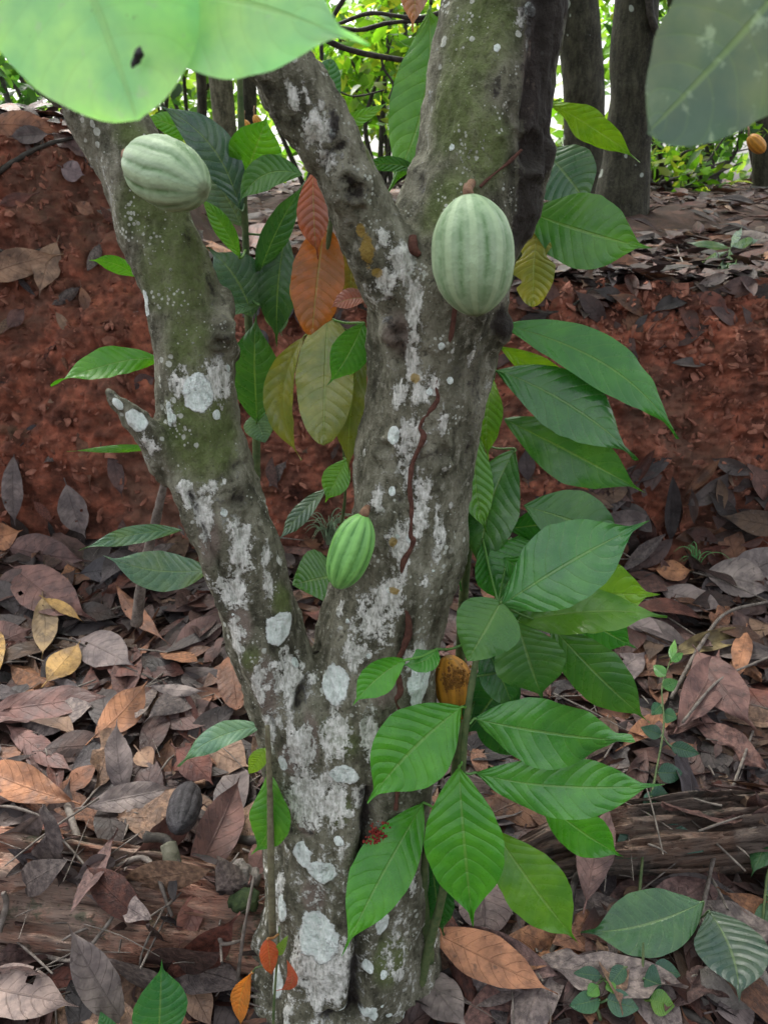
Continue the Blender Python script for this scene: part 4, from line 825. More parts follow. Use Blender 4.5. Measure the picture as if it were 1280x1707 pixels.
def stick(label, pts, r0, r1, mat=M_twig, name='twig', lift=0.012, seed=0, cat='twig'):
    P = []
    for q in pts:
        px, py = q[:2]; l = q[2] if len(q) > 2 else lift; P.append(ground(px, py, l)[0])
    V_, F_ = tube([tuple(p) for p in P], np.linspace(r0, r1, len(P)), 10, len(P)*8, 0.22, seed, True, 50)
    return tag(mesh_obj(name, V_, F_, mat, loc=tuple(P[0])), label, cat)
STK = [('thick brown broken stick leading from the large orange-tan leaf across the log top', [(118, 1370, .06), (175, 1405, .06), (240, 1450, .03), (285, 1545, .02)], .009, .004, M_twig),
 ('dark broken stick lying against the left side of the trunk base', [(300, 1445, .06), (360, 1437, .07), (445, 1430, .06)], .011, .012, M_twigd),
 ('short dark stick under the black rotten pod', [(232, 1438, .05), (270, 1442, .05), (302, 1450, .05)], .011, .009, M_twigd),
 ('long thin grey twig curving over the orange log to the bottom left', [(-20, 1660, .08), (60, 1615, .05), (140, 1585, .03), (185, 1530, .03), (230, 1455, .03)], .005, .003, M_twig),
 ('forked grey twig below the orange log beside the trunk', [(300, 1660, .05), (360, 1590, .05), (390, 1550, .06), (418, 1520, .07)], .006, .003, M_twig),
 ('thin grey twig upright just left of the trunk base', [(398, 1640, .05), (410, 1570, .07), (426, 1500, .08)], .004, .003, M_twig),
 ('tiny upright twig on the face of the orange log', [(246, 1615, .03), (243, 1570, .03), (248, 1540, .04)], .003, .002, M_twig),
 ('thin dark twig crossing the yellow leaves on the left', [(20, 1073, .03), (120, 1085, .05), (180, 1115, .05), (275, 1150, .03)], .003, .003, M_twigd),
 ('thin grey twig slanting up to the right edge below the bank', [(1110, 1185, .05), (1160, 1100, .06), (1205, 1045, .06), (1290, 1020, .05)], .007, .004, M_twig),
 ('slender twig running across the pink leaves to the right edge', [(1120, 1240, .08), (1180, 1175, .09), (1240, 1145, .09), (1300, 1120, .09)], .004, .003, M_twig),
 ('thin straight twig lying across the grey leaves at the right edge', [(1130, 965, .04), (1190, 985, .05), (1290, 1030, .05)], .003, .002, M_twig),
 ('black shiny stick half hidden behind the lowest bright leaf', [(1010, 1385, .05), (985, 1430, .05), (955, 1500, .06), (950, 1560, .04)], .008, .007, M_twigd),
 ('grey wet stick beside the orange leaf at the bottom', [(860, 1710, .03), (900, 1640, .03), (935, 1570, .03)], .006, .006, M_twigd),
 ('dark stick in the bottom right under the small leaves', [(1040, 1640, .02), (1090, 1670, .02), (1180, 1720, .02)], .009, .008, M_twigd),
 ('pale bent twig on the bank top right of the tree', [(890, 520, .01), (920, 525, .02), (950, 515, .03), (985, 485, .02)], .008, .005, M_twigd),
 ('curved brown root on the bank top edge', [(960, 465, .01), (1010, 480, .02), (1040, 460, .03), (1065, 445, .02)], .009, .005, M_twigd),
 ('thin pale twig standing on the bank top litter', [(1120, 395, .02), (1130, 430, .02), (1148, 468, .01)], .004, .003, M_twig),
 ('brown twig across the upper left bank', [(-20, 310, .03), (40, 270, .03), (80, 250, .03), (125, 235, .02)], .01, .006, M_twigd),
 ('thin dark root over the tan leaves on the left bank', [(-10, 420, .03), (40, 425, .03), (90, 415, .02)], .006, .003, M_twigd),
 ('little twig left of the orange log', [(0, 1560, .01), (12, 1510, .02), (20, 1480, .03)], .006, .005, M_twig)]
A0, A1 = ground(1262, 1195, .05)[0], ground(1128, 1645, .05)[0]
Pq = [tuple(at(px, py, A0.y + (A1.y-A0.y)*q - 0.10*math.sin(math.pi*q))) for q, (px, py) in zip((0, .18, .34, .52, .78, 1), [(1262, 1195), (1240, 1260), (1216, 1325), (1192, 1415), (1164, 1540), (1128, 1645)])]
V_, F_ = tube(Pq, [.003, .0035, .004, .0045, .0045, .004], 10, 60, 0.22, 77, True, 50); tag(mesh_obj('twig', V_, F_, M_twig, loc=Pq[0]), 'long grey twig arching over the brown log down the right side', 'twig')
for i, (lab, pts, r0, r1, m) in enumerate(STK): stick(lab, pts, r0, r1, m, seed=i)
# rotten pods
a, b = at(746, 1092, 1.15), at(766, 1190, 1.12)
p = pod(a, b, 0.068, M_podo, 'rotting yellow orange cocoa pod half hidden behind leaves beside the trunk', 7, blunt=0.6)
dk_ = []
for k in range(700):
    a_ = random.gauss(0, 0.55); c = np.array(at(757 + 28*math.sin(a_), random.gauss(1160, 20), 1.137 - 0.033*math.cos(a_))); r = random.uniform(0.0012, 0.003); dk_.append(tube([c-[0, 0, r], c, c+[0, 0, r]], [r*.5, r, r*.5], 6, 5, .4, k, True, 200))
mesh_obj('rotten_patch', *join(dk_), simple('rot_brown', (0.16, 0.06, 0.015), (0.42, 0.2, 0.04), 90, 0.8, 1.0), parent=p)
a, b = ground(330, 1366, 0.12)[0], ground(288, 1424, 0.09)[0]
M_bp = M_blackpod
p = pod(a, b, 0.072, M_bp, 'black shrivelled cocoa pod on the dead leaves left of the trunk', 9, stalk=[a, a+Vector((0.02, 0, 0.01)), a+Vector((0.035, 0, 0.012))], amp=0.04, blunt=0.75)
# cut pale stub of wood
P0 = ground(272, 1445, .05)[0]; P1 = P0 + Vector((0.03, -0.06, -0.05))
V_, F_ = tube([tuple(P0), tuple((P0+P1)/2), tuple(P1)], [0.017, 0.018, 0.014], 14, 24, 0.12, 4, True, 40); tag(mesh_obj('broken_branch', V_, F_, simple('grey_green_wood', (0.09, 0.09, 0.06), (0.2, 0.19, 0.14), 30, 0.8, 0.8), loc=tuple(P0)), 'short grey green broken branch stub poking down over the log', 'branch')
# ------------------------------------------------------------------ fallen leaves that can be told apart
MAU = (0.16, 0.098, 0.088); MPK = (0.225, 0.128, 0.11); GRY = (0.24, 0.205, 0.195); LGR = (0.34, 0.30, 0.275); TAN = (0.40, 0.27, 0.18); OTN = (0.46, 0.23, 0.12); YEL = (0.52, 0.34, 0.11); SLA = (0.085, 0.08, 0.09); RBR = (0.19, 0.075, 0.055); DBR = (0.095, 0.06, 0.05); OBR = (0.30, 0.15, 0.09)
G_F = 'fallen leaves told apart on the forest floor'; G_B = 'fallen leaves told apart on the earth bank'
def dleaf(bx, by, tx, ty, wd, c, label, l0=0.035, l1=0.045, k=0.5, roll=0, group=G_F, **kw):
    _lc[0] += 1; kw.setdefault('seed', _lc[0]); kw.setdefault('wave', 0.03); kw.setdefault('quilt', 0.006); kw.setdefault('bulge', random.uniform(0.0, 0.06)); kw.setdefault('bend', random.uniform(-0.05, 0.05))
    kw.setdefault('fold', random.uniform(-0.15, 0.35)); kw.setdefault('holes', random.choice([0, 0, 0.06, 0.14])); kw.setdefault('nu', 44); kw.setdefault('nv', 11); kw.setdefault('ragged', 0.05); kw.setdefault('twist', random.uniform(-0.4, 0.4))
    (P0, n0), (P1, n1) = ground(bx, by, l0), ground(tx, ty, l1); A = (P1-P0).normalized(); Mid = (P0+P1)/2; view = (CAM-Mid).normalized()
    vp = (view - A*view.dot(A)).normalized(); nn = n0*k + view*(1-k); nn = (nn - A*nn.dot(A)).normalized(); nn = Matrix.Rotation(R(roll), 3, A) @ nn
    W = wd*scale_at(Mid)/max(0.5, abs(nn.dot(vp))); W = min(W, 0.15)
    V_, F_, uv = leaf_grid(P0, P1, W, nn, **kw)
    st = P0 - A*0.025; V2, F2 = tube([tuple(st), tuple(P0), tuple(P0+A*0.02)], [0.002, 0.0018, 0.001], 6, 8); F_ = np.vstack([F_, F2+len(V_)]); uv = np.vstack([uv, np.full((len(V2), 2), 0.5)]); V_ = np.vstack([V_, V2])
    o = mesh_obj('dead_leaf', V_, F_, M_dead, loc=tuple(P0), uv=uv); o.color = (c[0]*0.8, c[1]*0.8, c[2]*0.82, 1)
    return tag(o, label, 'dead leaf', group)
B = dict(group=G_B, k=0.35, l0=0.03, l1=0.035)
HB = [(-30, 470, 112, 428, 50, TAN, 'long tan leaf cut by the left edge, lying across the red bank', B), (100, 408, 72, 498, 46, TAN, 'pale tan torn leaf pointing down beside the long tan leaf on the left bank', dict(B, ragged=0.3)),
 (30, 758, 33, 876, 36, GRY, 'narrow grey leaf hanging upright low on the bank near the left edge', B), (166, 668, 156, 812, 42, OBR, 'long brown leaf standing upright on the bank left of the stub branch', B), (116, 806, 150, 896, 52, GRY, 'crumpled grey leaf at the foot of the bank below the long brown leaf', dict(B, curl=0.7)),
 (112, 648, 86, 708, 22, TAN, 'thin curled tan leaf on the bank under the left green leaf', B), (106, 284, 148, 300, 36, (0.3, 0.24, 0.25), 'small mauve grey leaf near the top of the left bank', B), (-20, 218, 110, 232, 46, OBR, 'brown leaf on the crest of the left bank at the edge of the photo', B),
 (85, 232, 20, 238, 30, GRY, 'grey leaf on the crest of the left bank under the green plants', B), (20, 548, 50, 515, 26, MPK, 'little pink brown leaf on the left bank near the edge', B), (140, 482, 152, 532, 18, OBR, 'slim brown leaf upright on the left bank', B), (182, 575, 246, 515, 28, GRY, 'grey brown leaf tucked against the left stem on the bank', B),
 (140, 596, 178, 588, 20, MPK, 'small pinkish leaf just above the long green leaf on the left', B), (225, 650, 262, 630, 30, MAU, 'dark mauve leaf between the green leaf and the stub branch', B), (48, 735, 80, 705, 22, SLA, 'small dark leaf on the bank above the narrow grey one', B),
 (60, 330, 0, 350, 20, RBR, 'red brown leaf stuck to the upper left bank', B), (120, 560, 96, 520, 16, TAN, 'tiny tan scrap on the left bank', B), (130, 345, 165, 365, 22, OBR, 'brown leaf beside the left stem high on the bank', B), (190, 745, 210, 830, 26, MAU, 'dark leaf low on the bank behind the stub branch', B),
 (445, 380, 452, 460, 40, MPK, 'pink brown leaf seen between the stems behind the thin shoot', B), (330, 362, 372, 380, 26, MPK, 'pink leaf on the bank edge right of the sideways pod', B), (440, 440, 470, 500, 34, GRY, 'grey pink leaf behind the dark shoot leaves', B),
 (1088, 448, 1152, 512, 42, MPK, 'mauve brown leaf drooping over the bank edge on the right', B), (1145, 500, 1212, 530, 40, RBR, 'red brown leaf just under the bank edge on the right', B), (1262, 435, 1290, 478, 28, OTN, 'orange leaf at the right edge on the bank top', B), (1205, 400, 1300, 412, 24, LGR, 'pale cream leaf lying flat on the bank top at the right', B),
 (1155, 485, 1215, 472, 22, LGR, 'curled silver leaf under the star-shaped seedling', dict(B, curl=0.9)), (880, 800, 875, 745, 34, (0.1, 0.08, 0.08), 'dark curled leaf on the bank behind the right shoot', dict(B, curl=1.0)), (1040, 668, 1075, 680, 26, RBR, 'small red brown leaf in the middle of the right bank', B),
 (960, 440, 1000, 400, 40, DBR, 'dark brown leaf on the bank top right of the yellowing green leaf', B), (1000, 455, 1070, 452, 30, OBR, 'light brown leaf by the curved root on the bank top', B)]
HF = [(10, 905, 158, 952, 62, MAU, 'dark mauve leaf lying at the bank foot above the slate leaf', {}), (-20, 892, 48, 878, 46, OTN, 'orange tan leaf cut by the left edge at the foot of the bank', {}), (138, 968, 234, 960, 46, SLA, 'slate dark leaf with clear ribs below the pale wet green leaf', {}),
 (28, 958, 168, 1052, 78, MPK, 'large reddish brown ribbed leaf above the two yellow leaves', {}), (-40, 1105, 64, 1062, 90, MPK, 'wide mauve pink leaf at the left edge under the yellow leaf', {}), (80, 1016, 76, 1120, 42, (0.42, 0.31, 0.16), 'oval yellow tan leaf standing upright on the left floor', dict(l1=0.05, l0=0.06)), (83, 1018, 150, 1060, 18, YEL, 'narrow curled yellow leaf touching the oval yellow tan one', dict(l0=0.06, l1=0.06)),
 (86, 1163, 146, 1096, 46, (0.55, 0.36, 0.13), 'rounded golden yellow leaf with sharp ribs, lower left', dict(l0=0.06, l1=0.07)), (0, 1060, 2, 1172, 34, YEL, 'yellow leaf cut by the left edge', dict(l0=0.06, l1=0.06)), (206, 1004, 288, 1092, 30, OBR, 'long thin brown folded leaf right of the reddish brown leaf', dict(l0=0.07)),
 (135, 1080, 235, 1130, 66, GRY, 'grey brown leaf behind the dark twig, right of the yellow leaves', {}), (295, 1098, 386, 1045, 50, MAU, 'mauve leaf pointing at the trunk just below its left bulge', {}), (262, 1168, 352, 1174, 20, LGR, 'pale silver sliver of leaf left of the orange brown one', dict(l0=0.06, l1=0.06)),
 (388, 1118, 398, 1206, 56, OBR, 'orange brown leaf with a torn end beside the trunk on the left', dict(l0=0.06, l1=0.06, kind='round')), (162, 1256, 262, 1168, 60, OTN, 'orange tan ribbed leaf pointing up, left of the trunk', dict(l0=0.06, l1=0.09)), (-30, 1218, 215, 1180, 58, MPK, 'very long mauve pink leaf reaching in from the left edge', dict(l0=0.05, l1=0.05)),
 (15, 1225, 135, 1312, 40, MPK, 'brown strip of leaf slanting down under the long mauve leaf', {}), (75, 1268, 195, 1262, 52, DBR, 'dark brown leaf lying flat under the orange tan leaf', {}), (213, 1345, 210, 1242, 44, GRY, 'grey pointed leaf standing upright above the pale grey leaf', dict(l0=0.03, l1=0.11)), (128, 1372, -40, 1306, 58, OTN, 'big orange tan leaf at the left edge above the log', dict(l0=0.08, l1=0.08)),
 (148, 1372, 305, 1338, 46, LGR, 'pale grey leaf lying above the broken stick', dict(l0=0.06, l1=0.06)), (235, 1265, 262, 1300, 40, TAN, 'curled tan leaf end under the grey pointed leaf', dict(curl=0.7)), (300, 1268, 362, 1330, 52, RBR, 'deep red leaf left of the slim olive shoot', dict(l0=0.05)), (330, 1245, 425, 1300, 80, TAN, 'broad light tan leaf behind the slim olive shoot', {}),
 (210, 1422, 350, 1352, 46, MPK, 'pink brown leaf behind the black pod on its left', {}), (330, 1432, 412, 1335, 66, MPK, 'mauve pink leaf leaning on the right side of the black pod', dict(l0=0.06, l1=0.1)), (200, 1420, 122, 1482, 50, GRY, 'grey oval leaf lying on top of the orange log', dict(l0=0.02, l1=0.025)), (125, 1440, 82, 1475, 30, DBR, 'small dark ribbed leaf left of the grey oval leaf on the log', dict(l0=0.015, l1=0.02)),
 (345, 1455, 300, 1576, 42, (0.33, 0.16, 0.12), 'pink brown leaf hanging down over the log beside the trunk', dict(l0=0.03, l1=0.02)), (238, 1430, 205, 1480, 44, MAU, 'mauve brown leaf beside the grey oval one on the log', dict(l0=0.02, l1=0.02)), (218, 1730, 186, 1548, 62, LGR, 'tall light grey leaf with a pointed tip standing at the bottom left', dict(l0=0.05, l1=0.14, fold=0.5)),
 (-40, 1668, 145, 1712, 80, (0.36, 0.29, 0.25), 'wide tan grey leaf in the bottom left corner', dict(l0=0.07, l1=0.07)), (312, 1648, 360, 1740, 48, TAN, 'tan leaf at the bottom edge right of the dark green seedling leaf', dict(l0=0.06)), (60, 1650, 172, 1652, 36, RBR, 'red brown leaf under the foot of the log at the bottom left', {}), (120, 1690, 175, 1672, 26, YEL, 'dull yellow strip of leaf at the bottom left', {}),
 (408, 1500, 442, 1425, 42, MPK, 'narrow mauve leaf pressed against the left side of the trunk base', dict(l0=0.04, l1=0.06)), (100, 1345, 175, 1290, 36, OBR, 'ragged brown leaf bridging to the broken stick', dict(ragged=0.3)),
 (718, 1578, 932, 1684, 74, (0.50, 0.25, 0.14), 'large orange ribbed leaf at the bottom right of the trunk', dict(l0=0.07, l1=0.06, fold=0.2)), (706, 1628, 788, 1740, 70, LGR, 'pale grey leaf at the bottom edge just right of the trunk', {}), (800, 1470, 812, 1600, 92, (0.22, 0.17, 0.16), 'wide dull mauve leaf hidden behind the two lowest green leaves', {}),
 (985, 1042, 1125, 1098, 72, GRY, 'grey mauve leaf just below the right shoot near the bank', {}), (1105, 1108, 1268, 1068, 34, (0.34, 0.28, 0.13), 'long olive yellow edged leaf on the right floor', dict(curl=0.8)), (1088, 968, 1148, 944, 38, OTN, 'small orange pink leaf at the bank foot beside the grass tuft', dict(l0=0.05)),
 (1180, 962, 1310, 905, 62, LGR, 'big pale pinkish leaf at the right edge under the bank', dict(l0=0.06, l1=0.08)), (1170, 975, 1285, 1005, 66, LGR, 'spotted grey tan leaf below the big pale one at the right edge', dict(l0=0.05)), (1098, 998, 1205, 1036, 46, GRY, 'dark grey leaf below the grass tuft on the right', {}), (1150, 1118, 1245, 1250, 76, MPK, 'large mauve pink leaf with white specks, right side', dict(l0=0.08, l1=0.08)),
 (1115, 1240, 1190, 1110, 60, MPK, 'mauve pink leaf crossing the white-specked one', dict(l0=0.06, l1=0.07)), (1235, 1072, 1214, 1168, 32, OTN, 'narrow orange brown leaf upright near the right edge', dict(l0=0.06, l1=0.06)), (1030, 1262, 1132, 1205, 32, OTN, 'light orange brown leaf behind the small toothed vine', {}), (1222, 1318, 1272, 1362, 36, (0.42, 0.31, 0.22), 'small cream brown leaf lying on the brown log at the right', dict(l0=0.02, l1=0.02)),
 (815, 1375, 965, 1330, 92, (0.16, 0.085, 0.05), 'broad dark brown leaf behind the lowest green leaves', {}), (975, 1540, 1035, 1415, 62, (0.25, 0.16, 0.14), 'pinkish ribbed leaf left of the thin vine', dict(l0=0.08, l1=0.1)), (1195, 1660, 1238, 1575, 46, MPK, 'reddish brown curled leaf at the lower right', dict(curl=0.6)), (1000, 1160, 1075, 1105, 50, GRY, 'grey brown leaf below the olive yellow edged one', {}),
 (1240, 1160, 1300, 1240, 70, RBR, 'deep red brown leaf at the right edge', {}), (1010, 1250, 950, 1230, 50, DBR, 'dark leaf between the shiny green leaves and the vine', {}), (1150, 1350, 1130, 1270, 50, SLA, 'almost black leaf above the brown log', {}), (940, 1700, 1020, 1625, 50, MAU, 'brown mauve leaf right of the large orange leaf', {}), (1185, 1700, 1250, 1690, 60, GRY, 'grey leaf in the bottom right corner', {})]
for r_ in HB + HF: dleaf(*r_[:6], r_[6], **r_[7])

# ------------------------------------------------------------------ the rest of the litter: single leaves, then the mass under them
pal = [('mauve brown', MAU), ('mauve brown', (0.20, 0.13, 0.12)), ('pinkish brown', MPK), ('grey', GRY), ('dark brown', DBR), ('slate grey', (0.12, 0.105, 0.11)), ('brown', OBR), ('tan', (0.33, 0.22, 0.15)), ('reddish brown', RBR), ('pale grey', (0.3, 0.26, 0.24)), ('orange brown', (0.38, 0.19, 0.1))]
forms = [('flat', dict(wave=0.025)), ('wavy', dict(wave=0.06)), ('arched', dict(bulge=0.14)), ('cupped', dict(curl=0.8)), ('folded', dict(fold=0.7)), ('curled', dict(curl=1.5, bulge=-0.08)), ('bent', dict(bend=0.14, bulge=-0.1)), ('ragged', dict(ragged=0.6, wave=0.07)), ('torn', dict(ragged=0.9, wave=0.05, kind='round', bulge=0.06)), ('broad', dict(wd=0.46)), ('narrow', dict(wd=0.24, fold=0.4))]
protos = []
for i, (nm, kw) in enumerate(forms):
    kw = dict(kw); wd = kw.pop('wd', 0.34); protos.append((nm, leaf_grid((-0.5, 0, 0), (0.5, 0, 0), wd, (0, 0, 1), seed=90+i, nu=44, nv=11, quilt=0.008, holes=[0, 0.1, 0, 0.15][i % 4], **{**dict(fold=0.12), **kw})))
land = [(75, 1070, 'the oval yellow leaf'), (115, 1130, 'the golden yellow leaf'), (210, 1215, 'the orange tan leaf'), (185, 965, 'the slate dark leaf'), (60, 1340, 'the big orange tan leaf'), (300, 1395, 'the black pod'), (160, 1450, 'the grey leaf on the log'), (400, 1165, 'the left stem'), (240, 1000, 'the thin sapling'),
        (820, 1630, 'the large orange leaf'), (1150, 940, 'the grass tuft'), (1190, 1180, 'the white-specked leaf'), (1060, 1500, 'the thin vine'), (1060, 1560, 'the big dark leaves'), (1180, 1400, 'the brown log'), (1050, 1060, 'the grey mauve leaf'), (500, 1000, 'the trunk fork'), (190, 1620, 'the tall grey leaf'), (1215, 430, 'the star-shaped seedling'), (1045, 340, 'the dark background trunk'),
        (1080, 400, 'the highest broad green leaf'), (1110, 490, 'the drooping bank-edge leaf'), (60, 440, 'the long tan bank leaf'), (1270, 620, 'the bare right bank'), (450, 470, 'the thin shoot'), (130, 640, 'the left long green leaf'), (1000, 900, 'the large shiny leaf')]
def where(px, py):
    l = min(land, key=lambda q: (q[0]-px)**2 + (q[1]-py)**2*1.2); dx, dy = px-l[0], py-l[1]
    far = 'close ' if math.hypot(dx, dy) < 60 else ('' if math.hypot(dx, dy) < 130 else 'far ')
    if abs(dx) > 2.2*abs(dy): d = 'right of' if dx > 0 else 'left of'
    elif abs(dy) > 2.2*abs(dx): d = 'below' if dy > 0 else 'above'
    else: d = ('below-' if dy > 0 else 'above-') + ('right of' if dx > 0 else 'left of')
    return far + d + ' ' + l[2]
def orient(nrm, yaw, tilt, tdir):
    z = Vector(nrm).normalized(); x = Vector((1, 0, 0)); x = (x - z*x.dot(z)).normalized(); y = z.cross(x)
    M = Matrix((x, y, z)).transposed() @ Matrix.Rotation(yaw, 3, 'Z') @ Matrix.Rotation(tilt, 3, (math.cos(tdir), math.sin(tdir), 0))
    return M
pm = {}
def scatter_single(px, py, lmin, lmax, lift, group, tiltmax=0.45, sz=(0.17, 0.30)):
    h, nn = ground(px, py, 0)
    if nn.z > 0.35 and False: return
    i = random.randrange(len(protos)); nm, (V_, F_, uv) = protos[i]
    if i not in pm:
        o0 = mesh_obj('dead_leaf', V_, F_, M_dead, uv=uv); pm[i] = o0; o = o0
    else: o = pm[i].copy(); col.objects.link(o)
    cw, c = random.choice(pal); f = random.uniform(0.45, 0.9)
    M = orient(nn, random.uniform(0, 6.28), random.uniform(0, tiltmax), random.uniform(0, 6.28)).to_4x4()
    L = random.uniform(*sz); M = Matrix.Translation(h + nn*random.uniform(lmin, lmax)) @ M @ Matrix.Scale(L, 4) @ Matrix.Diagonal((1, random.uniform(0.85, 1.1), random.choice([1, 1, -1]), 1))
    o.matrix_world = M; o.color = (c[0]*f, c[1]*f, c[2]*f, 1)
    tipd = M.to_3x3() @ Vector((1, 0, 0)); a = math.degrees(math.atan2(tipd.z*0.9+tipd.y*0.5, tipd.x)); dirs = ['right', 'up-right', 'up', 'up-left', 'left', 'down-left', 'down', 'down-right']; dw = dirs[int(((a+360+22.5) % 360)//45)]
    tag(o, f'{nm} {cw} dead leaf pointing {dw}, {where(px, py)}', 'dead leaf', group)
random.seed(21)
def visible_cell(px, py):      # is open ground seen here (not the trunk)?
    return TB.ray_cast(CAM, ray(px, py).normalized())[0] is None
cnt = 0
while cnt < 150:
    px, py = random.uniform(-20, 1300), random.uniform(905, 1730)
    if not visible_cell(px, py) or (620 < px < 960 and 1000 < py < 1560): continue
    if py > 1400 and px < 420 and py < 1610 and random.random() < 0.6: continue
    if 960 < px < 1300 and 1330 < py < 1500 and random.random() < 0.6: continue
    scatter_single(px, py, 0.01, 0.05, 0, 'dead leaves of the floor litter'); cnt += 1
cnt = 0
while cnt < 40:
    px, py = random.uniform(0, 1290), random.uniform(300, 900)
    if not visible_cell(px, py): continue
    h, nn = ground(px, py)
    if h.y > 3.0 or (px > 800 and random.random() < 0.85): continue
    scatter_single(px, py, 0.012, 0.03, 0, 'dead leaves stuck on the red bank', 0.3, (0.05, 0.14)); cnt += 1
cnt = 0
while cnt < 60:
    px, py = random.uniform(860, 1300), random.uniform(318, 485)
    if cnt < 8: px, py = random.uniform(350, 500), random.uniform(330, 470)
    h, nn = ground(px, py)
    if h.y < 2.8 or h.y > 9: continue
    scatter_single(px, py, 0.005, 0.05, 0, 'dead leaves on the bank top', 0.4, (0.14, 0.24)); cnt += 1
def litter(name, label, pts, nrms, sizes, nu, nv, seed, tilt, lifts):
    g = np.random.default_rng(seed); rd = random.Random(seed); lp = []
    for i, (nm, kw) in enumerate(forms):
        kw = dict(kw); wd = kw.pop('wd', 0.34); lp.append(leaf_grid((-0.5, 0, 0), (0.5, 0, 0), wd, (0, 0, 1), seed=190+i, nu=nu, nv=nv, quilt=0.008, holes=[0.25, 0, 0.15][i % 3], **{**dict(fold=0.12), **kw}))
    Vs, Fs, Us, Cs, off = [], [], [], [], 0
    for p, nn, L, l in zip(pts, nrms, sizes, lifts):
        V_, F_, uv = lp[rd.randrange(len(lp))]; M = np.array(orient(nn, rd.uniform(0, 6.28), rd.uniform(0, tilt), rd.uniform(0, 6.28)))
        V2 = (V_*L)@M.T + np.array(p) + np.array(nn)*l; Vs.append(V2); Fs.append(F_+off); off += len(V2); Us.append(uv)
        c = np.array(rd.choice(pal[:9])[1])*rd.uniform(0.2, 0.68); Cs.append(np.tile(c, (len(V2), 1)))  # random leaf tone, darkened so gaps between upper leaves read as shadow
    o = mesh_obj(name, np.vstack(Vs), np.vstack(Fs), M_deadA, uv=np.vstack(Us), cols=np.vstack(Cs)); return tag(o, label, 'leaf litter', kind='stuff')
pts, nr, sz_, lf = [], [], [], []
while len(pts) < 3400:
    x, y = random.uniform(-1.9, 1.9), random.uniform(0.55, 2.56)
    if abs(x) > 0.35+y*0.62: continue
    h, nn, _, _ = GB.ray_cast(Vector((x, y, 0.9 if y < 2.4 else 0.6)), Vector((0, 0, -1)))
    if h is None: continue
    if nn.z < 0: nn = -nn
    onlog = False
    for B_ in LOGS:
        h2, n2, _, _ = B_.ray_cast(Vector((x, y, 0.9)), Vector((0, 0, -1)))
        if h2 is not None and h2.z > h.z-0.02: h, nn, onlog = h2, (n2 if n2.z > 0 else -n2), True
    if onlog and (random.random() < 0.8 or nn.z < 0.6): continue
    pts.append(tuple(h)); nr.append(tuple(nn)); sz_.append(random.choice([random.uniform(0.12, 0.28), random.uniform(0.12, 0.26), random.uniform(0.05, 0.12)]) if not onlog else random.uniform(0.04, 0.15)); lf.append(random.uniform(-0.01, 0.03) if not onlog else random.uniform(0.012, 0.022))
litter('leaf_litter', 'deep mass of brown dead leaves covering the forest floor', pts, nr, sz_, 14, 5, 5, 0.4, lf)
pts, nr, sz_, lf = [], [], [], []
while len(pts) < 3200:
    y = 2.8 + random.random()**2.2*14; x = random.uniform(-1, 1)*(0.6+0.62*y)
    h, nn, _, _ = GB.ray_cast(Vector((x, y, 3)), Vector((0, 0, -1)))
    if h is None or h.z < 1.05: continue
    if nn.z < 0: nn = -nn
    if nn.z < 0.75: continue
    pts.append(tuple(h)); nr.append(tuple(nn)); sz_.append(random.uniform(0.10, 0.24)); lf.append(random.uniform(-0.005, 0.035))
litter('leaf_litter', 'dead leaves carpeting the top of the bank up to the background trees', pts, nr, sz_, 8, 5, 6, 0.35, lf)
# leaves spilling over the bank edge
pts, nr, sz_, lf = [], [], [], []
for k in range(420):
    x = random.uniform(-1.6, 2.0); r_ = 1.62 + 0.42*random.random()**0.45
    if x < -0.6: r_ += 0.12
    y_, z_ = surf(np.array([x]), np.array([r_]), False); h, nn, _, _ = GB.find_nearest(Vector((x, float(y_[0]), float(z_[0]))))
    if nn.z < 0: nn = -nn
    pts.append(tuple(h)); nr.append(tuple((nn + Vector((0, -0.3, 0.5))).normalized())); sz_.append(random.uniform(0.05, 0.19)); lf.append(random.uniform(0.0, 0.03))
litter('leaf_litter', 'dry leaves spilling over the edge of the red bank', pts, nr, sz_, 12, 5, 9, 0.6, lf)
# crumbs of soil on the bank
cr = []; g = np.random.default_rng(4)
ico = [tube([(0, 0, -0.6), (0.2, 0, 0), (0, 0, 0.7)], [0.7, 1, 0.4], 6, 4, 0.9, k*7, True, 1.3) for k in range(12)]
xsx = g.uniform(-1.9, 1.9, 6500); rs = 1 + g.random(6500)**0.8*0.99
yy, zz = surf(xsx, rs)
for k in range(6500):
    V_, F_ = ico[k % 12]; s = 0.004 + 0.016*g.random()**3.0; M = np.array(Matrix.Rotation(g.uniform(0, 6), 3, 'X') @ Matrix.Rotation(g.uniform(0, 6), 3, 'Y')); q = V_*np.array([s*1.2, s*0.8, s*0.4]); cr.append((q@M.T + [xsx[k], yy[k]-0.002, zz[k]], F_))
V_, F_ = join(cr); tag(mesh_obj('soil_crumbs', V_, F_, M_crumb, smooth=False), 'loose red crumbs of earth all over the bank', 'soil crumbs', kind='stuff')
# broken bits of twig and chips between the leaves
ps = []
for k in range(420):
    px, py = random.uniform(0, 1280), random.uniform(880, 1700)
    h, nn = ground(px, py); a = random.uniform(0, 6.28); L = random.uniform(0.01, 0.07)*random.choice([0.5, 1, 1.6]); d = Vector((math.cos(a), math.sin(a), random.uniform(-.25, .25)))*L; h = h + nn*random.uniform(0.01, 0.055); r = random.uniform(0.0008, 0.003)
    ps.append(tube([tuple(h-d), tuple(h+Vector((0, 0, random.uniform(-.1, .15)*L))), tuple(h+d)], [r, r*1.1, r*0.6], 5, 7, 0.2, k, False, 60))
V_, F_ = join(ps); tag(mesh_obj('twig_bits', V_, F_, M_twig), 'little broken bits of twig strewn over the leaf litter', 'twig bits', kind='stuff')
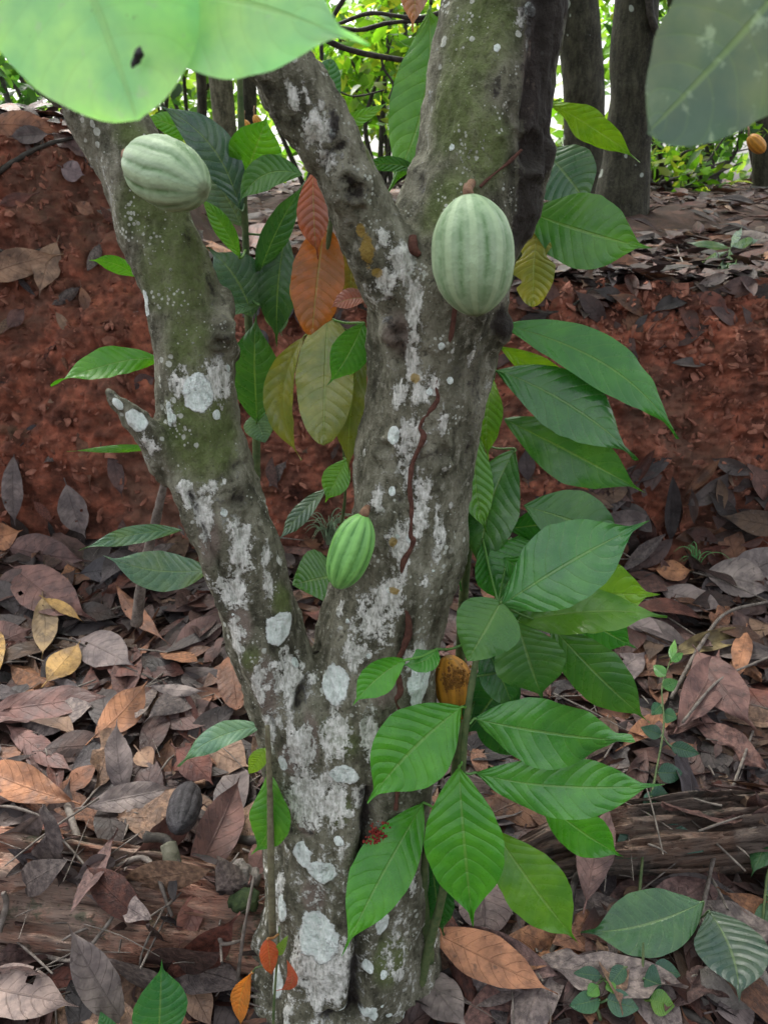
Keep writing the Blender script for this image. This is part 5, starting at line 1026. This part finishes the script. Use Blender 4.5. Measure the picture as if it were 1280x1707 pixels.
# small lumps and chips
b, _ = ground(1170, 1290, 0.03)
for px, py, r, lab, m in [(1210, 1660, 0.06, 'grey knobbly lump of earth in the bottom right corner', M_stone), (985, 1005, 0.0, '', None), (972+188, 1545, 0.012, 'tiny white fungus beside the grey twig at the lower right', simple('white_fungus', (0.55, 0.55, 0.52), (0.75, 0.75, 0.72), 60)), (392, 1480, 0.04, 'dark grey clod under the dark stick by the trunk', M_stone), (405, 1505, 0.028, 'mossy green lump between the log and the trunk', simple('moss', (0.015, 0.03, 0.01), (0.045, 0.065, 0.02), 60, 0.9, 1.0))]:
    if m is None: continue
    h, nn = ground(px, py, r*0.5); V_, F_ = tube([tuple(h-Vector((r, 0, 0))), tuple(h), tuple(h+Vector((r, 0, 0)))], [r*0.5, r*0.8, r*0.45], 24, 24, 0.3, px, True, 1.0/max(r, .01)*0.8)
    V_ = V_ + 0.12*r*fbm(V_[:, 0]*60, V_[:, 1]*60, V_[:, 2]*60, 3, 3)[:, None]
    tag(mesh_obj('fungus' if r < 0.02 else 'earth_lump', V_, F_, m, loc=tuple(h)), lab, 'fungus' if r < 0.02 else 'lump')

# ------------------------------------------------------------------ background trees and shrubs
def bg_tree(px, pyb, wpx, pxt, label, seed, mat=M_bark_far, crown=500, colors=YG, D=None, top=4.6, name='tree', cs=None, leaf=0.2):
    h = ground(px, pyb)[0] if D is None else at(px, pyb, D)
    if D is not None: 
        g_, _, _, _ = GB.ray_cast(Vector((h.x, h.y, 5)), Vector((0, 0, -1))); h = g_ or h
    Y = h.y; t0 = at(pxt, -20, Y); r = wpx*0.5*scale_at(h)
    root = empty(name, tuple(h)); tag(root, label, 'tree', 'trees standing behind the bank')
    tp = h + (t0-h)*((top-h.z)/max(0.5, t0.z-h.z))
    P = [tuple(h-Vector((0, 0, 0.15))), tuple(h+Vector((0, 0, 0.05))), tuple(h+(t0-h)*0.5+Vector((0.02, 0, 0))), tuple(t0), tuple(tp)]
    parts_ = [tube(P, [r*1.35, r*1.12, r, r*0.92, r*0.6], 20, 60, 0.10, seed, True, 6)]
    mesh_obj('trunk', *join(parts_), mat, parent=root)
    lim = []; rd = random.Random(seed)
    for k in range(4):
        a = rd.uniform(0, 6.28); s = Vector(P[3]) + (tp-t0)*rd.uniform(0, 0.7); e = s + Vector((math.cos(a), math.sin(a)*0.8, 0.6))*rd.uniform(0.6, 1.2)
        lim.append(tube([tuple(s), tuple((s+e)/2+Vector((0, 0, 0.1))), tuple(e)], [r*0.4, r*0.28, r*0.12], 8, 14, 0.1, k, True, 8))
    mesh_obj('limbs', *join(lim), mat, parent=root)
    if crown:
        c = tuple(tp); cs = cs or [(c[0], c[1], c[2]+0.2, 1.5, 1.3, 0.9), (c[0]+0.8, c[1]+0.4, c[2]-0.3, 0.9, 0.9, 0.6), (c[0]-0.9, c[1], c[2]-0.1, 0.9, 0.9, 0.6)]
        V_, F_, C_ = leaf_cloud(cs, crown, leaf, colors, seed); mesh_obj('crown', V_, F_, M_far, parent=root, cols=C_)
    return root
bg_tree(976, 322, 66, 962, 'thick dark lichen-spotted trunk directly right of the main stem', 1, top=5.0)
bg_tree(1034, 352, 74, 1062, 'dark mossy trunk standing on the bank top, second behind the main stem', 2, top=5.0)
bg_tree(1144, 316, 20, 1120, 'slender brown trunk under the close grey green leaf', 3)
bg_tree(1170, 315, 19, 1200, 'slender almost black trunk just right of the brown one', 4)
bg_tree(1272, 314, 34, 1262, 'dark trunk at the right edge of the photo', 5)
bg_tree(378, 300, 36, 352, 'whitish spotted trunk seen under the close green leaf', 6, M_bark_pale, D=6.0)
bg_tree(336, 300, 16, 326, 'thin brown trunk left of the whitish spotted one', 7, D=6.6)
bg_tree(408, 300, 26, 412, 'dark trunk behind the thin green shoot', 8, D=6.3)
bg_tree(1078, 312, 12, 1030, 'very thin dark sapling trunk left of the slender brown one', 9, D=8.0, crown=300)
def shrub(px, D, w_, h0, h1, n_, colors, label, seed, leaf=0.17, name='shrub'):
    p = at(px, 300, D); g_, _, _, _ = GB.ray_cast(Vector((min(max(p.x, -5.9), 5.9), min(D, 90), 8)), Vector((0, 0, -1))); z0 = g_.z if g_ else 1.6
    root = empty(name, (p.x, D, z0)); tag(root, label, name, 'leafy shrubs beyond the bank')
    rd = random.Random(seed); cs = []; st = []
    for k in range(6):
        cx = p.x + rd.uniform(-1, 1)*w_*0.6; cz = z0 + rd.uniform(h0, h1); cy = D + rd.uniform(-0.5, 0.5)
        cs.append((cx, cy, cz, w_*0.42, 0.4, (h1-h0)*0.28+0.12))
        st.append(tube([(p.x+rd.uniform(-.1, .1), D, z0-0.05), ((p.x+cx)/2+rd.uniform(-.2, .2), (D+cy)/2, z0+(cz-z0)*0.5), (cx, cy, cz), (cx+rd.uniform(-.5, .5), cy, cz+rd.uniform(0, .5))], [0.028, 0.02, 0.013, 0.005], 7, 20, 0.1, k, True, 6))
    mesh_obj('stems', *join(st), M_twigd, parent=root)
    V_, F_, C_ = leaf_cloud(cs, n_, leaf, colors, seed, up=0.35); mesh_obj('foliage', V_, F_, M_far, parent=root, cols=C_)
SH = [(20, 5.2, 0.9, 0.05, 1.0, 420, DG, 'dark and yellow green leafy plants at the left edge above the bank', 11, 0.13), (110, 7.5, 1.3, 0.1, 2.2, 420, YG, 'bright yellow green shrub in the far left gap', 12), (330, 9.0, 1.4, 0.1, 2.3, 800, YG, 'bright shrub behind the thin left trunks', 13),
      (520, 8.5, 1.1, 0.2, 2.6, 800, YG, 'bright bush seen through the gap beside the middle stem', 14), (640, 7.5, 0.9, 0.5, 2.6, 750, YG, 'sunlit yellow green bush with open gaps, top centre', 15), (700, 10.5, 1.5, 0.1, 3.0, 900, YG, 'far bright bush behind the hanging leaf', 16),
      (1010, 8.5, 0.9, 0.2, 3.0, 600, YG, 'bright strip of leaves between the two dark trunks', 17), (1100, 9.5, 1.2, 0.0, 3.0, 800, YG + DG, 'green shrub behind the slender trunks on the right', 18), (1180, 7.6, 0.7, 0.05, 0.8, 300, YG + DG, 'low green shrub on the bank horizon at the right', 19, 0.13),
      (1260, 10.0, 1.4, 0.1, 3.0, 800, YG + DG, 'far green bush at the right edge', 20), (1110, 6.8, 0.5, 0.0, 0.5, 200, YG, 'small low bright plant left of the slender trunks', 21, 0.12), (240, 8.0, 1.0, 0.0, 1.6, 320, YG + DG, 'bush behind the big bluish leaf left', 22)]
for s_ in SH: shrub(*s_[:9], leaf=s_[9] if len(s_) > 9 else 0.17)
# far wood: one mass closing the view
cs = []; rd = random.Random(3)
for k in range(60):
    D = rd.uniform(13, 19); x = rd.uniform(-1, 1)*(0.7*D); cs.append((x, D, rd.uniform(1.7, 5.0), 1.4, 1.2, 0.9))
V_, F_, C_ = leaf_cloud(cs, 6500, 0.34, [(0.14, 0.30, 0.05), (0.08, 0.2, 0.03), (0.22, 0.38, 0.08)], 33, up=0.3); tag(mesh_obj('far_wood', V_, F_, M_far, cols=C_), 'bright leafy wood closing the view behind the background trees', 'wood', kind='stuff')
# branches crossing the top gap
def branch(label, pts, r0, r1, D, seed):
    P = [tuple(at(px, py, D + (q[2] if len(q) > 2 else 0))) for q in pts for px, py in [q[:2]]]; V_, F_ = tube(P, np.linspace(r0, r1, len(P)), 9, len(P)*8, 0.15, seed, True, 20); return tag(mesh_obj('branch', V_, F_, M_twigd, loc=P[0]), label, 'branch', 'thin dark branches in the background')
for i, (l_, pts, r0, r1, D) in enumerate([('dark branch sloping down right below the tip of the close leaf', [(520, 50), (560, 75), (620, 92), (700, 104)], .013, .009, 3.6), ('arched thin branch at the top between the close leaf and the thick stem', [(530, 52), (570, 38), (620, 22), (690, 30), (740, 20)], .006, .009, 3.4), ('second arched branch just under the first one', [(555, 45), (600, 50), (650, 38), (720, 34)], .010, .007, 3.5),
    ('steep thin branch rising to the top edge', [(536, 100), (538, 60), (560, 20), (590, -30)], .008, .01, 3.5), ('fine twig drooping in the bright gap', [(635, 90), (640, 115), (655, 140), (648, 165)], .006, .004, 3.6), ('fine wavy twig low in the bright gap', [(560, 150), (585, 160), (610, 158), (640, 150)], .004, .004, 3.7),
    ('thick dark branch leaning behind the close grey leaf', [(1080, -30), (1085, 30), (1105, 70), (1140, 110)], .02, .014, 4.5), ('thin crooked branch near the orange pod at the right edge', [(1200, 200), (1235, 175), (1290, 130)], .02, .012, 4.8)]): branch(l_, pts, r0, r1, D, i)
def far_pod(px, py, dx, dy, wpx, D, label, s):
    a, b = at(px-dx, py-dy, D), at(px+dx, py+dy, D); pod(a, b, wpx*scale_at(a), M_podo, label, s, group='ripe orange pods in the background', res=(24, 60), stalk=[a, a+Vector((0, 0.01, 0.03)), a+Vector((0, 0.03, 0.05))])
far_pod(1260, 240, 13, 14, 24, 4.8, 'orange brown ripe pod hanging at the far right', 3); far_pod(411, 214, 4, 15, 17, 5.6, 'ripe orange pod on the dark trunk behind the thin shoot, left of a pair', 4); far_pod(430, 204, 6, 13, 14, 5.6, 'smaller ripe orange pod, right of a pair behind the thin shoot', 5)
for o in bpy.data.objects:
    if o.name.startswith('tmp'): bpy.data.objects.remove(o)
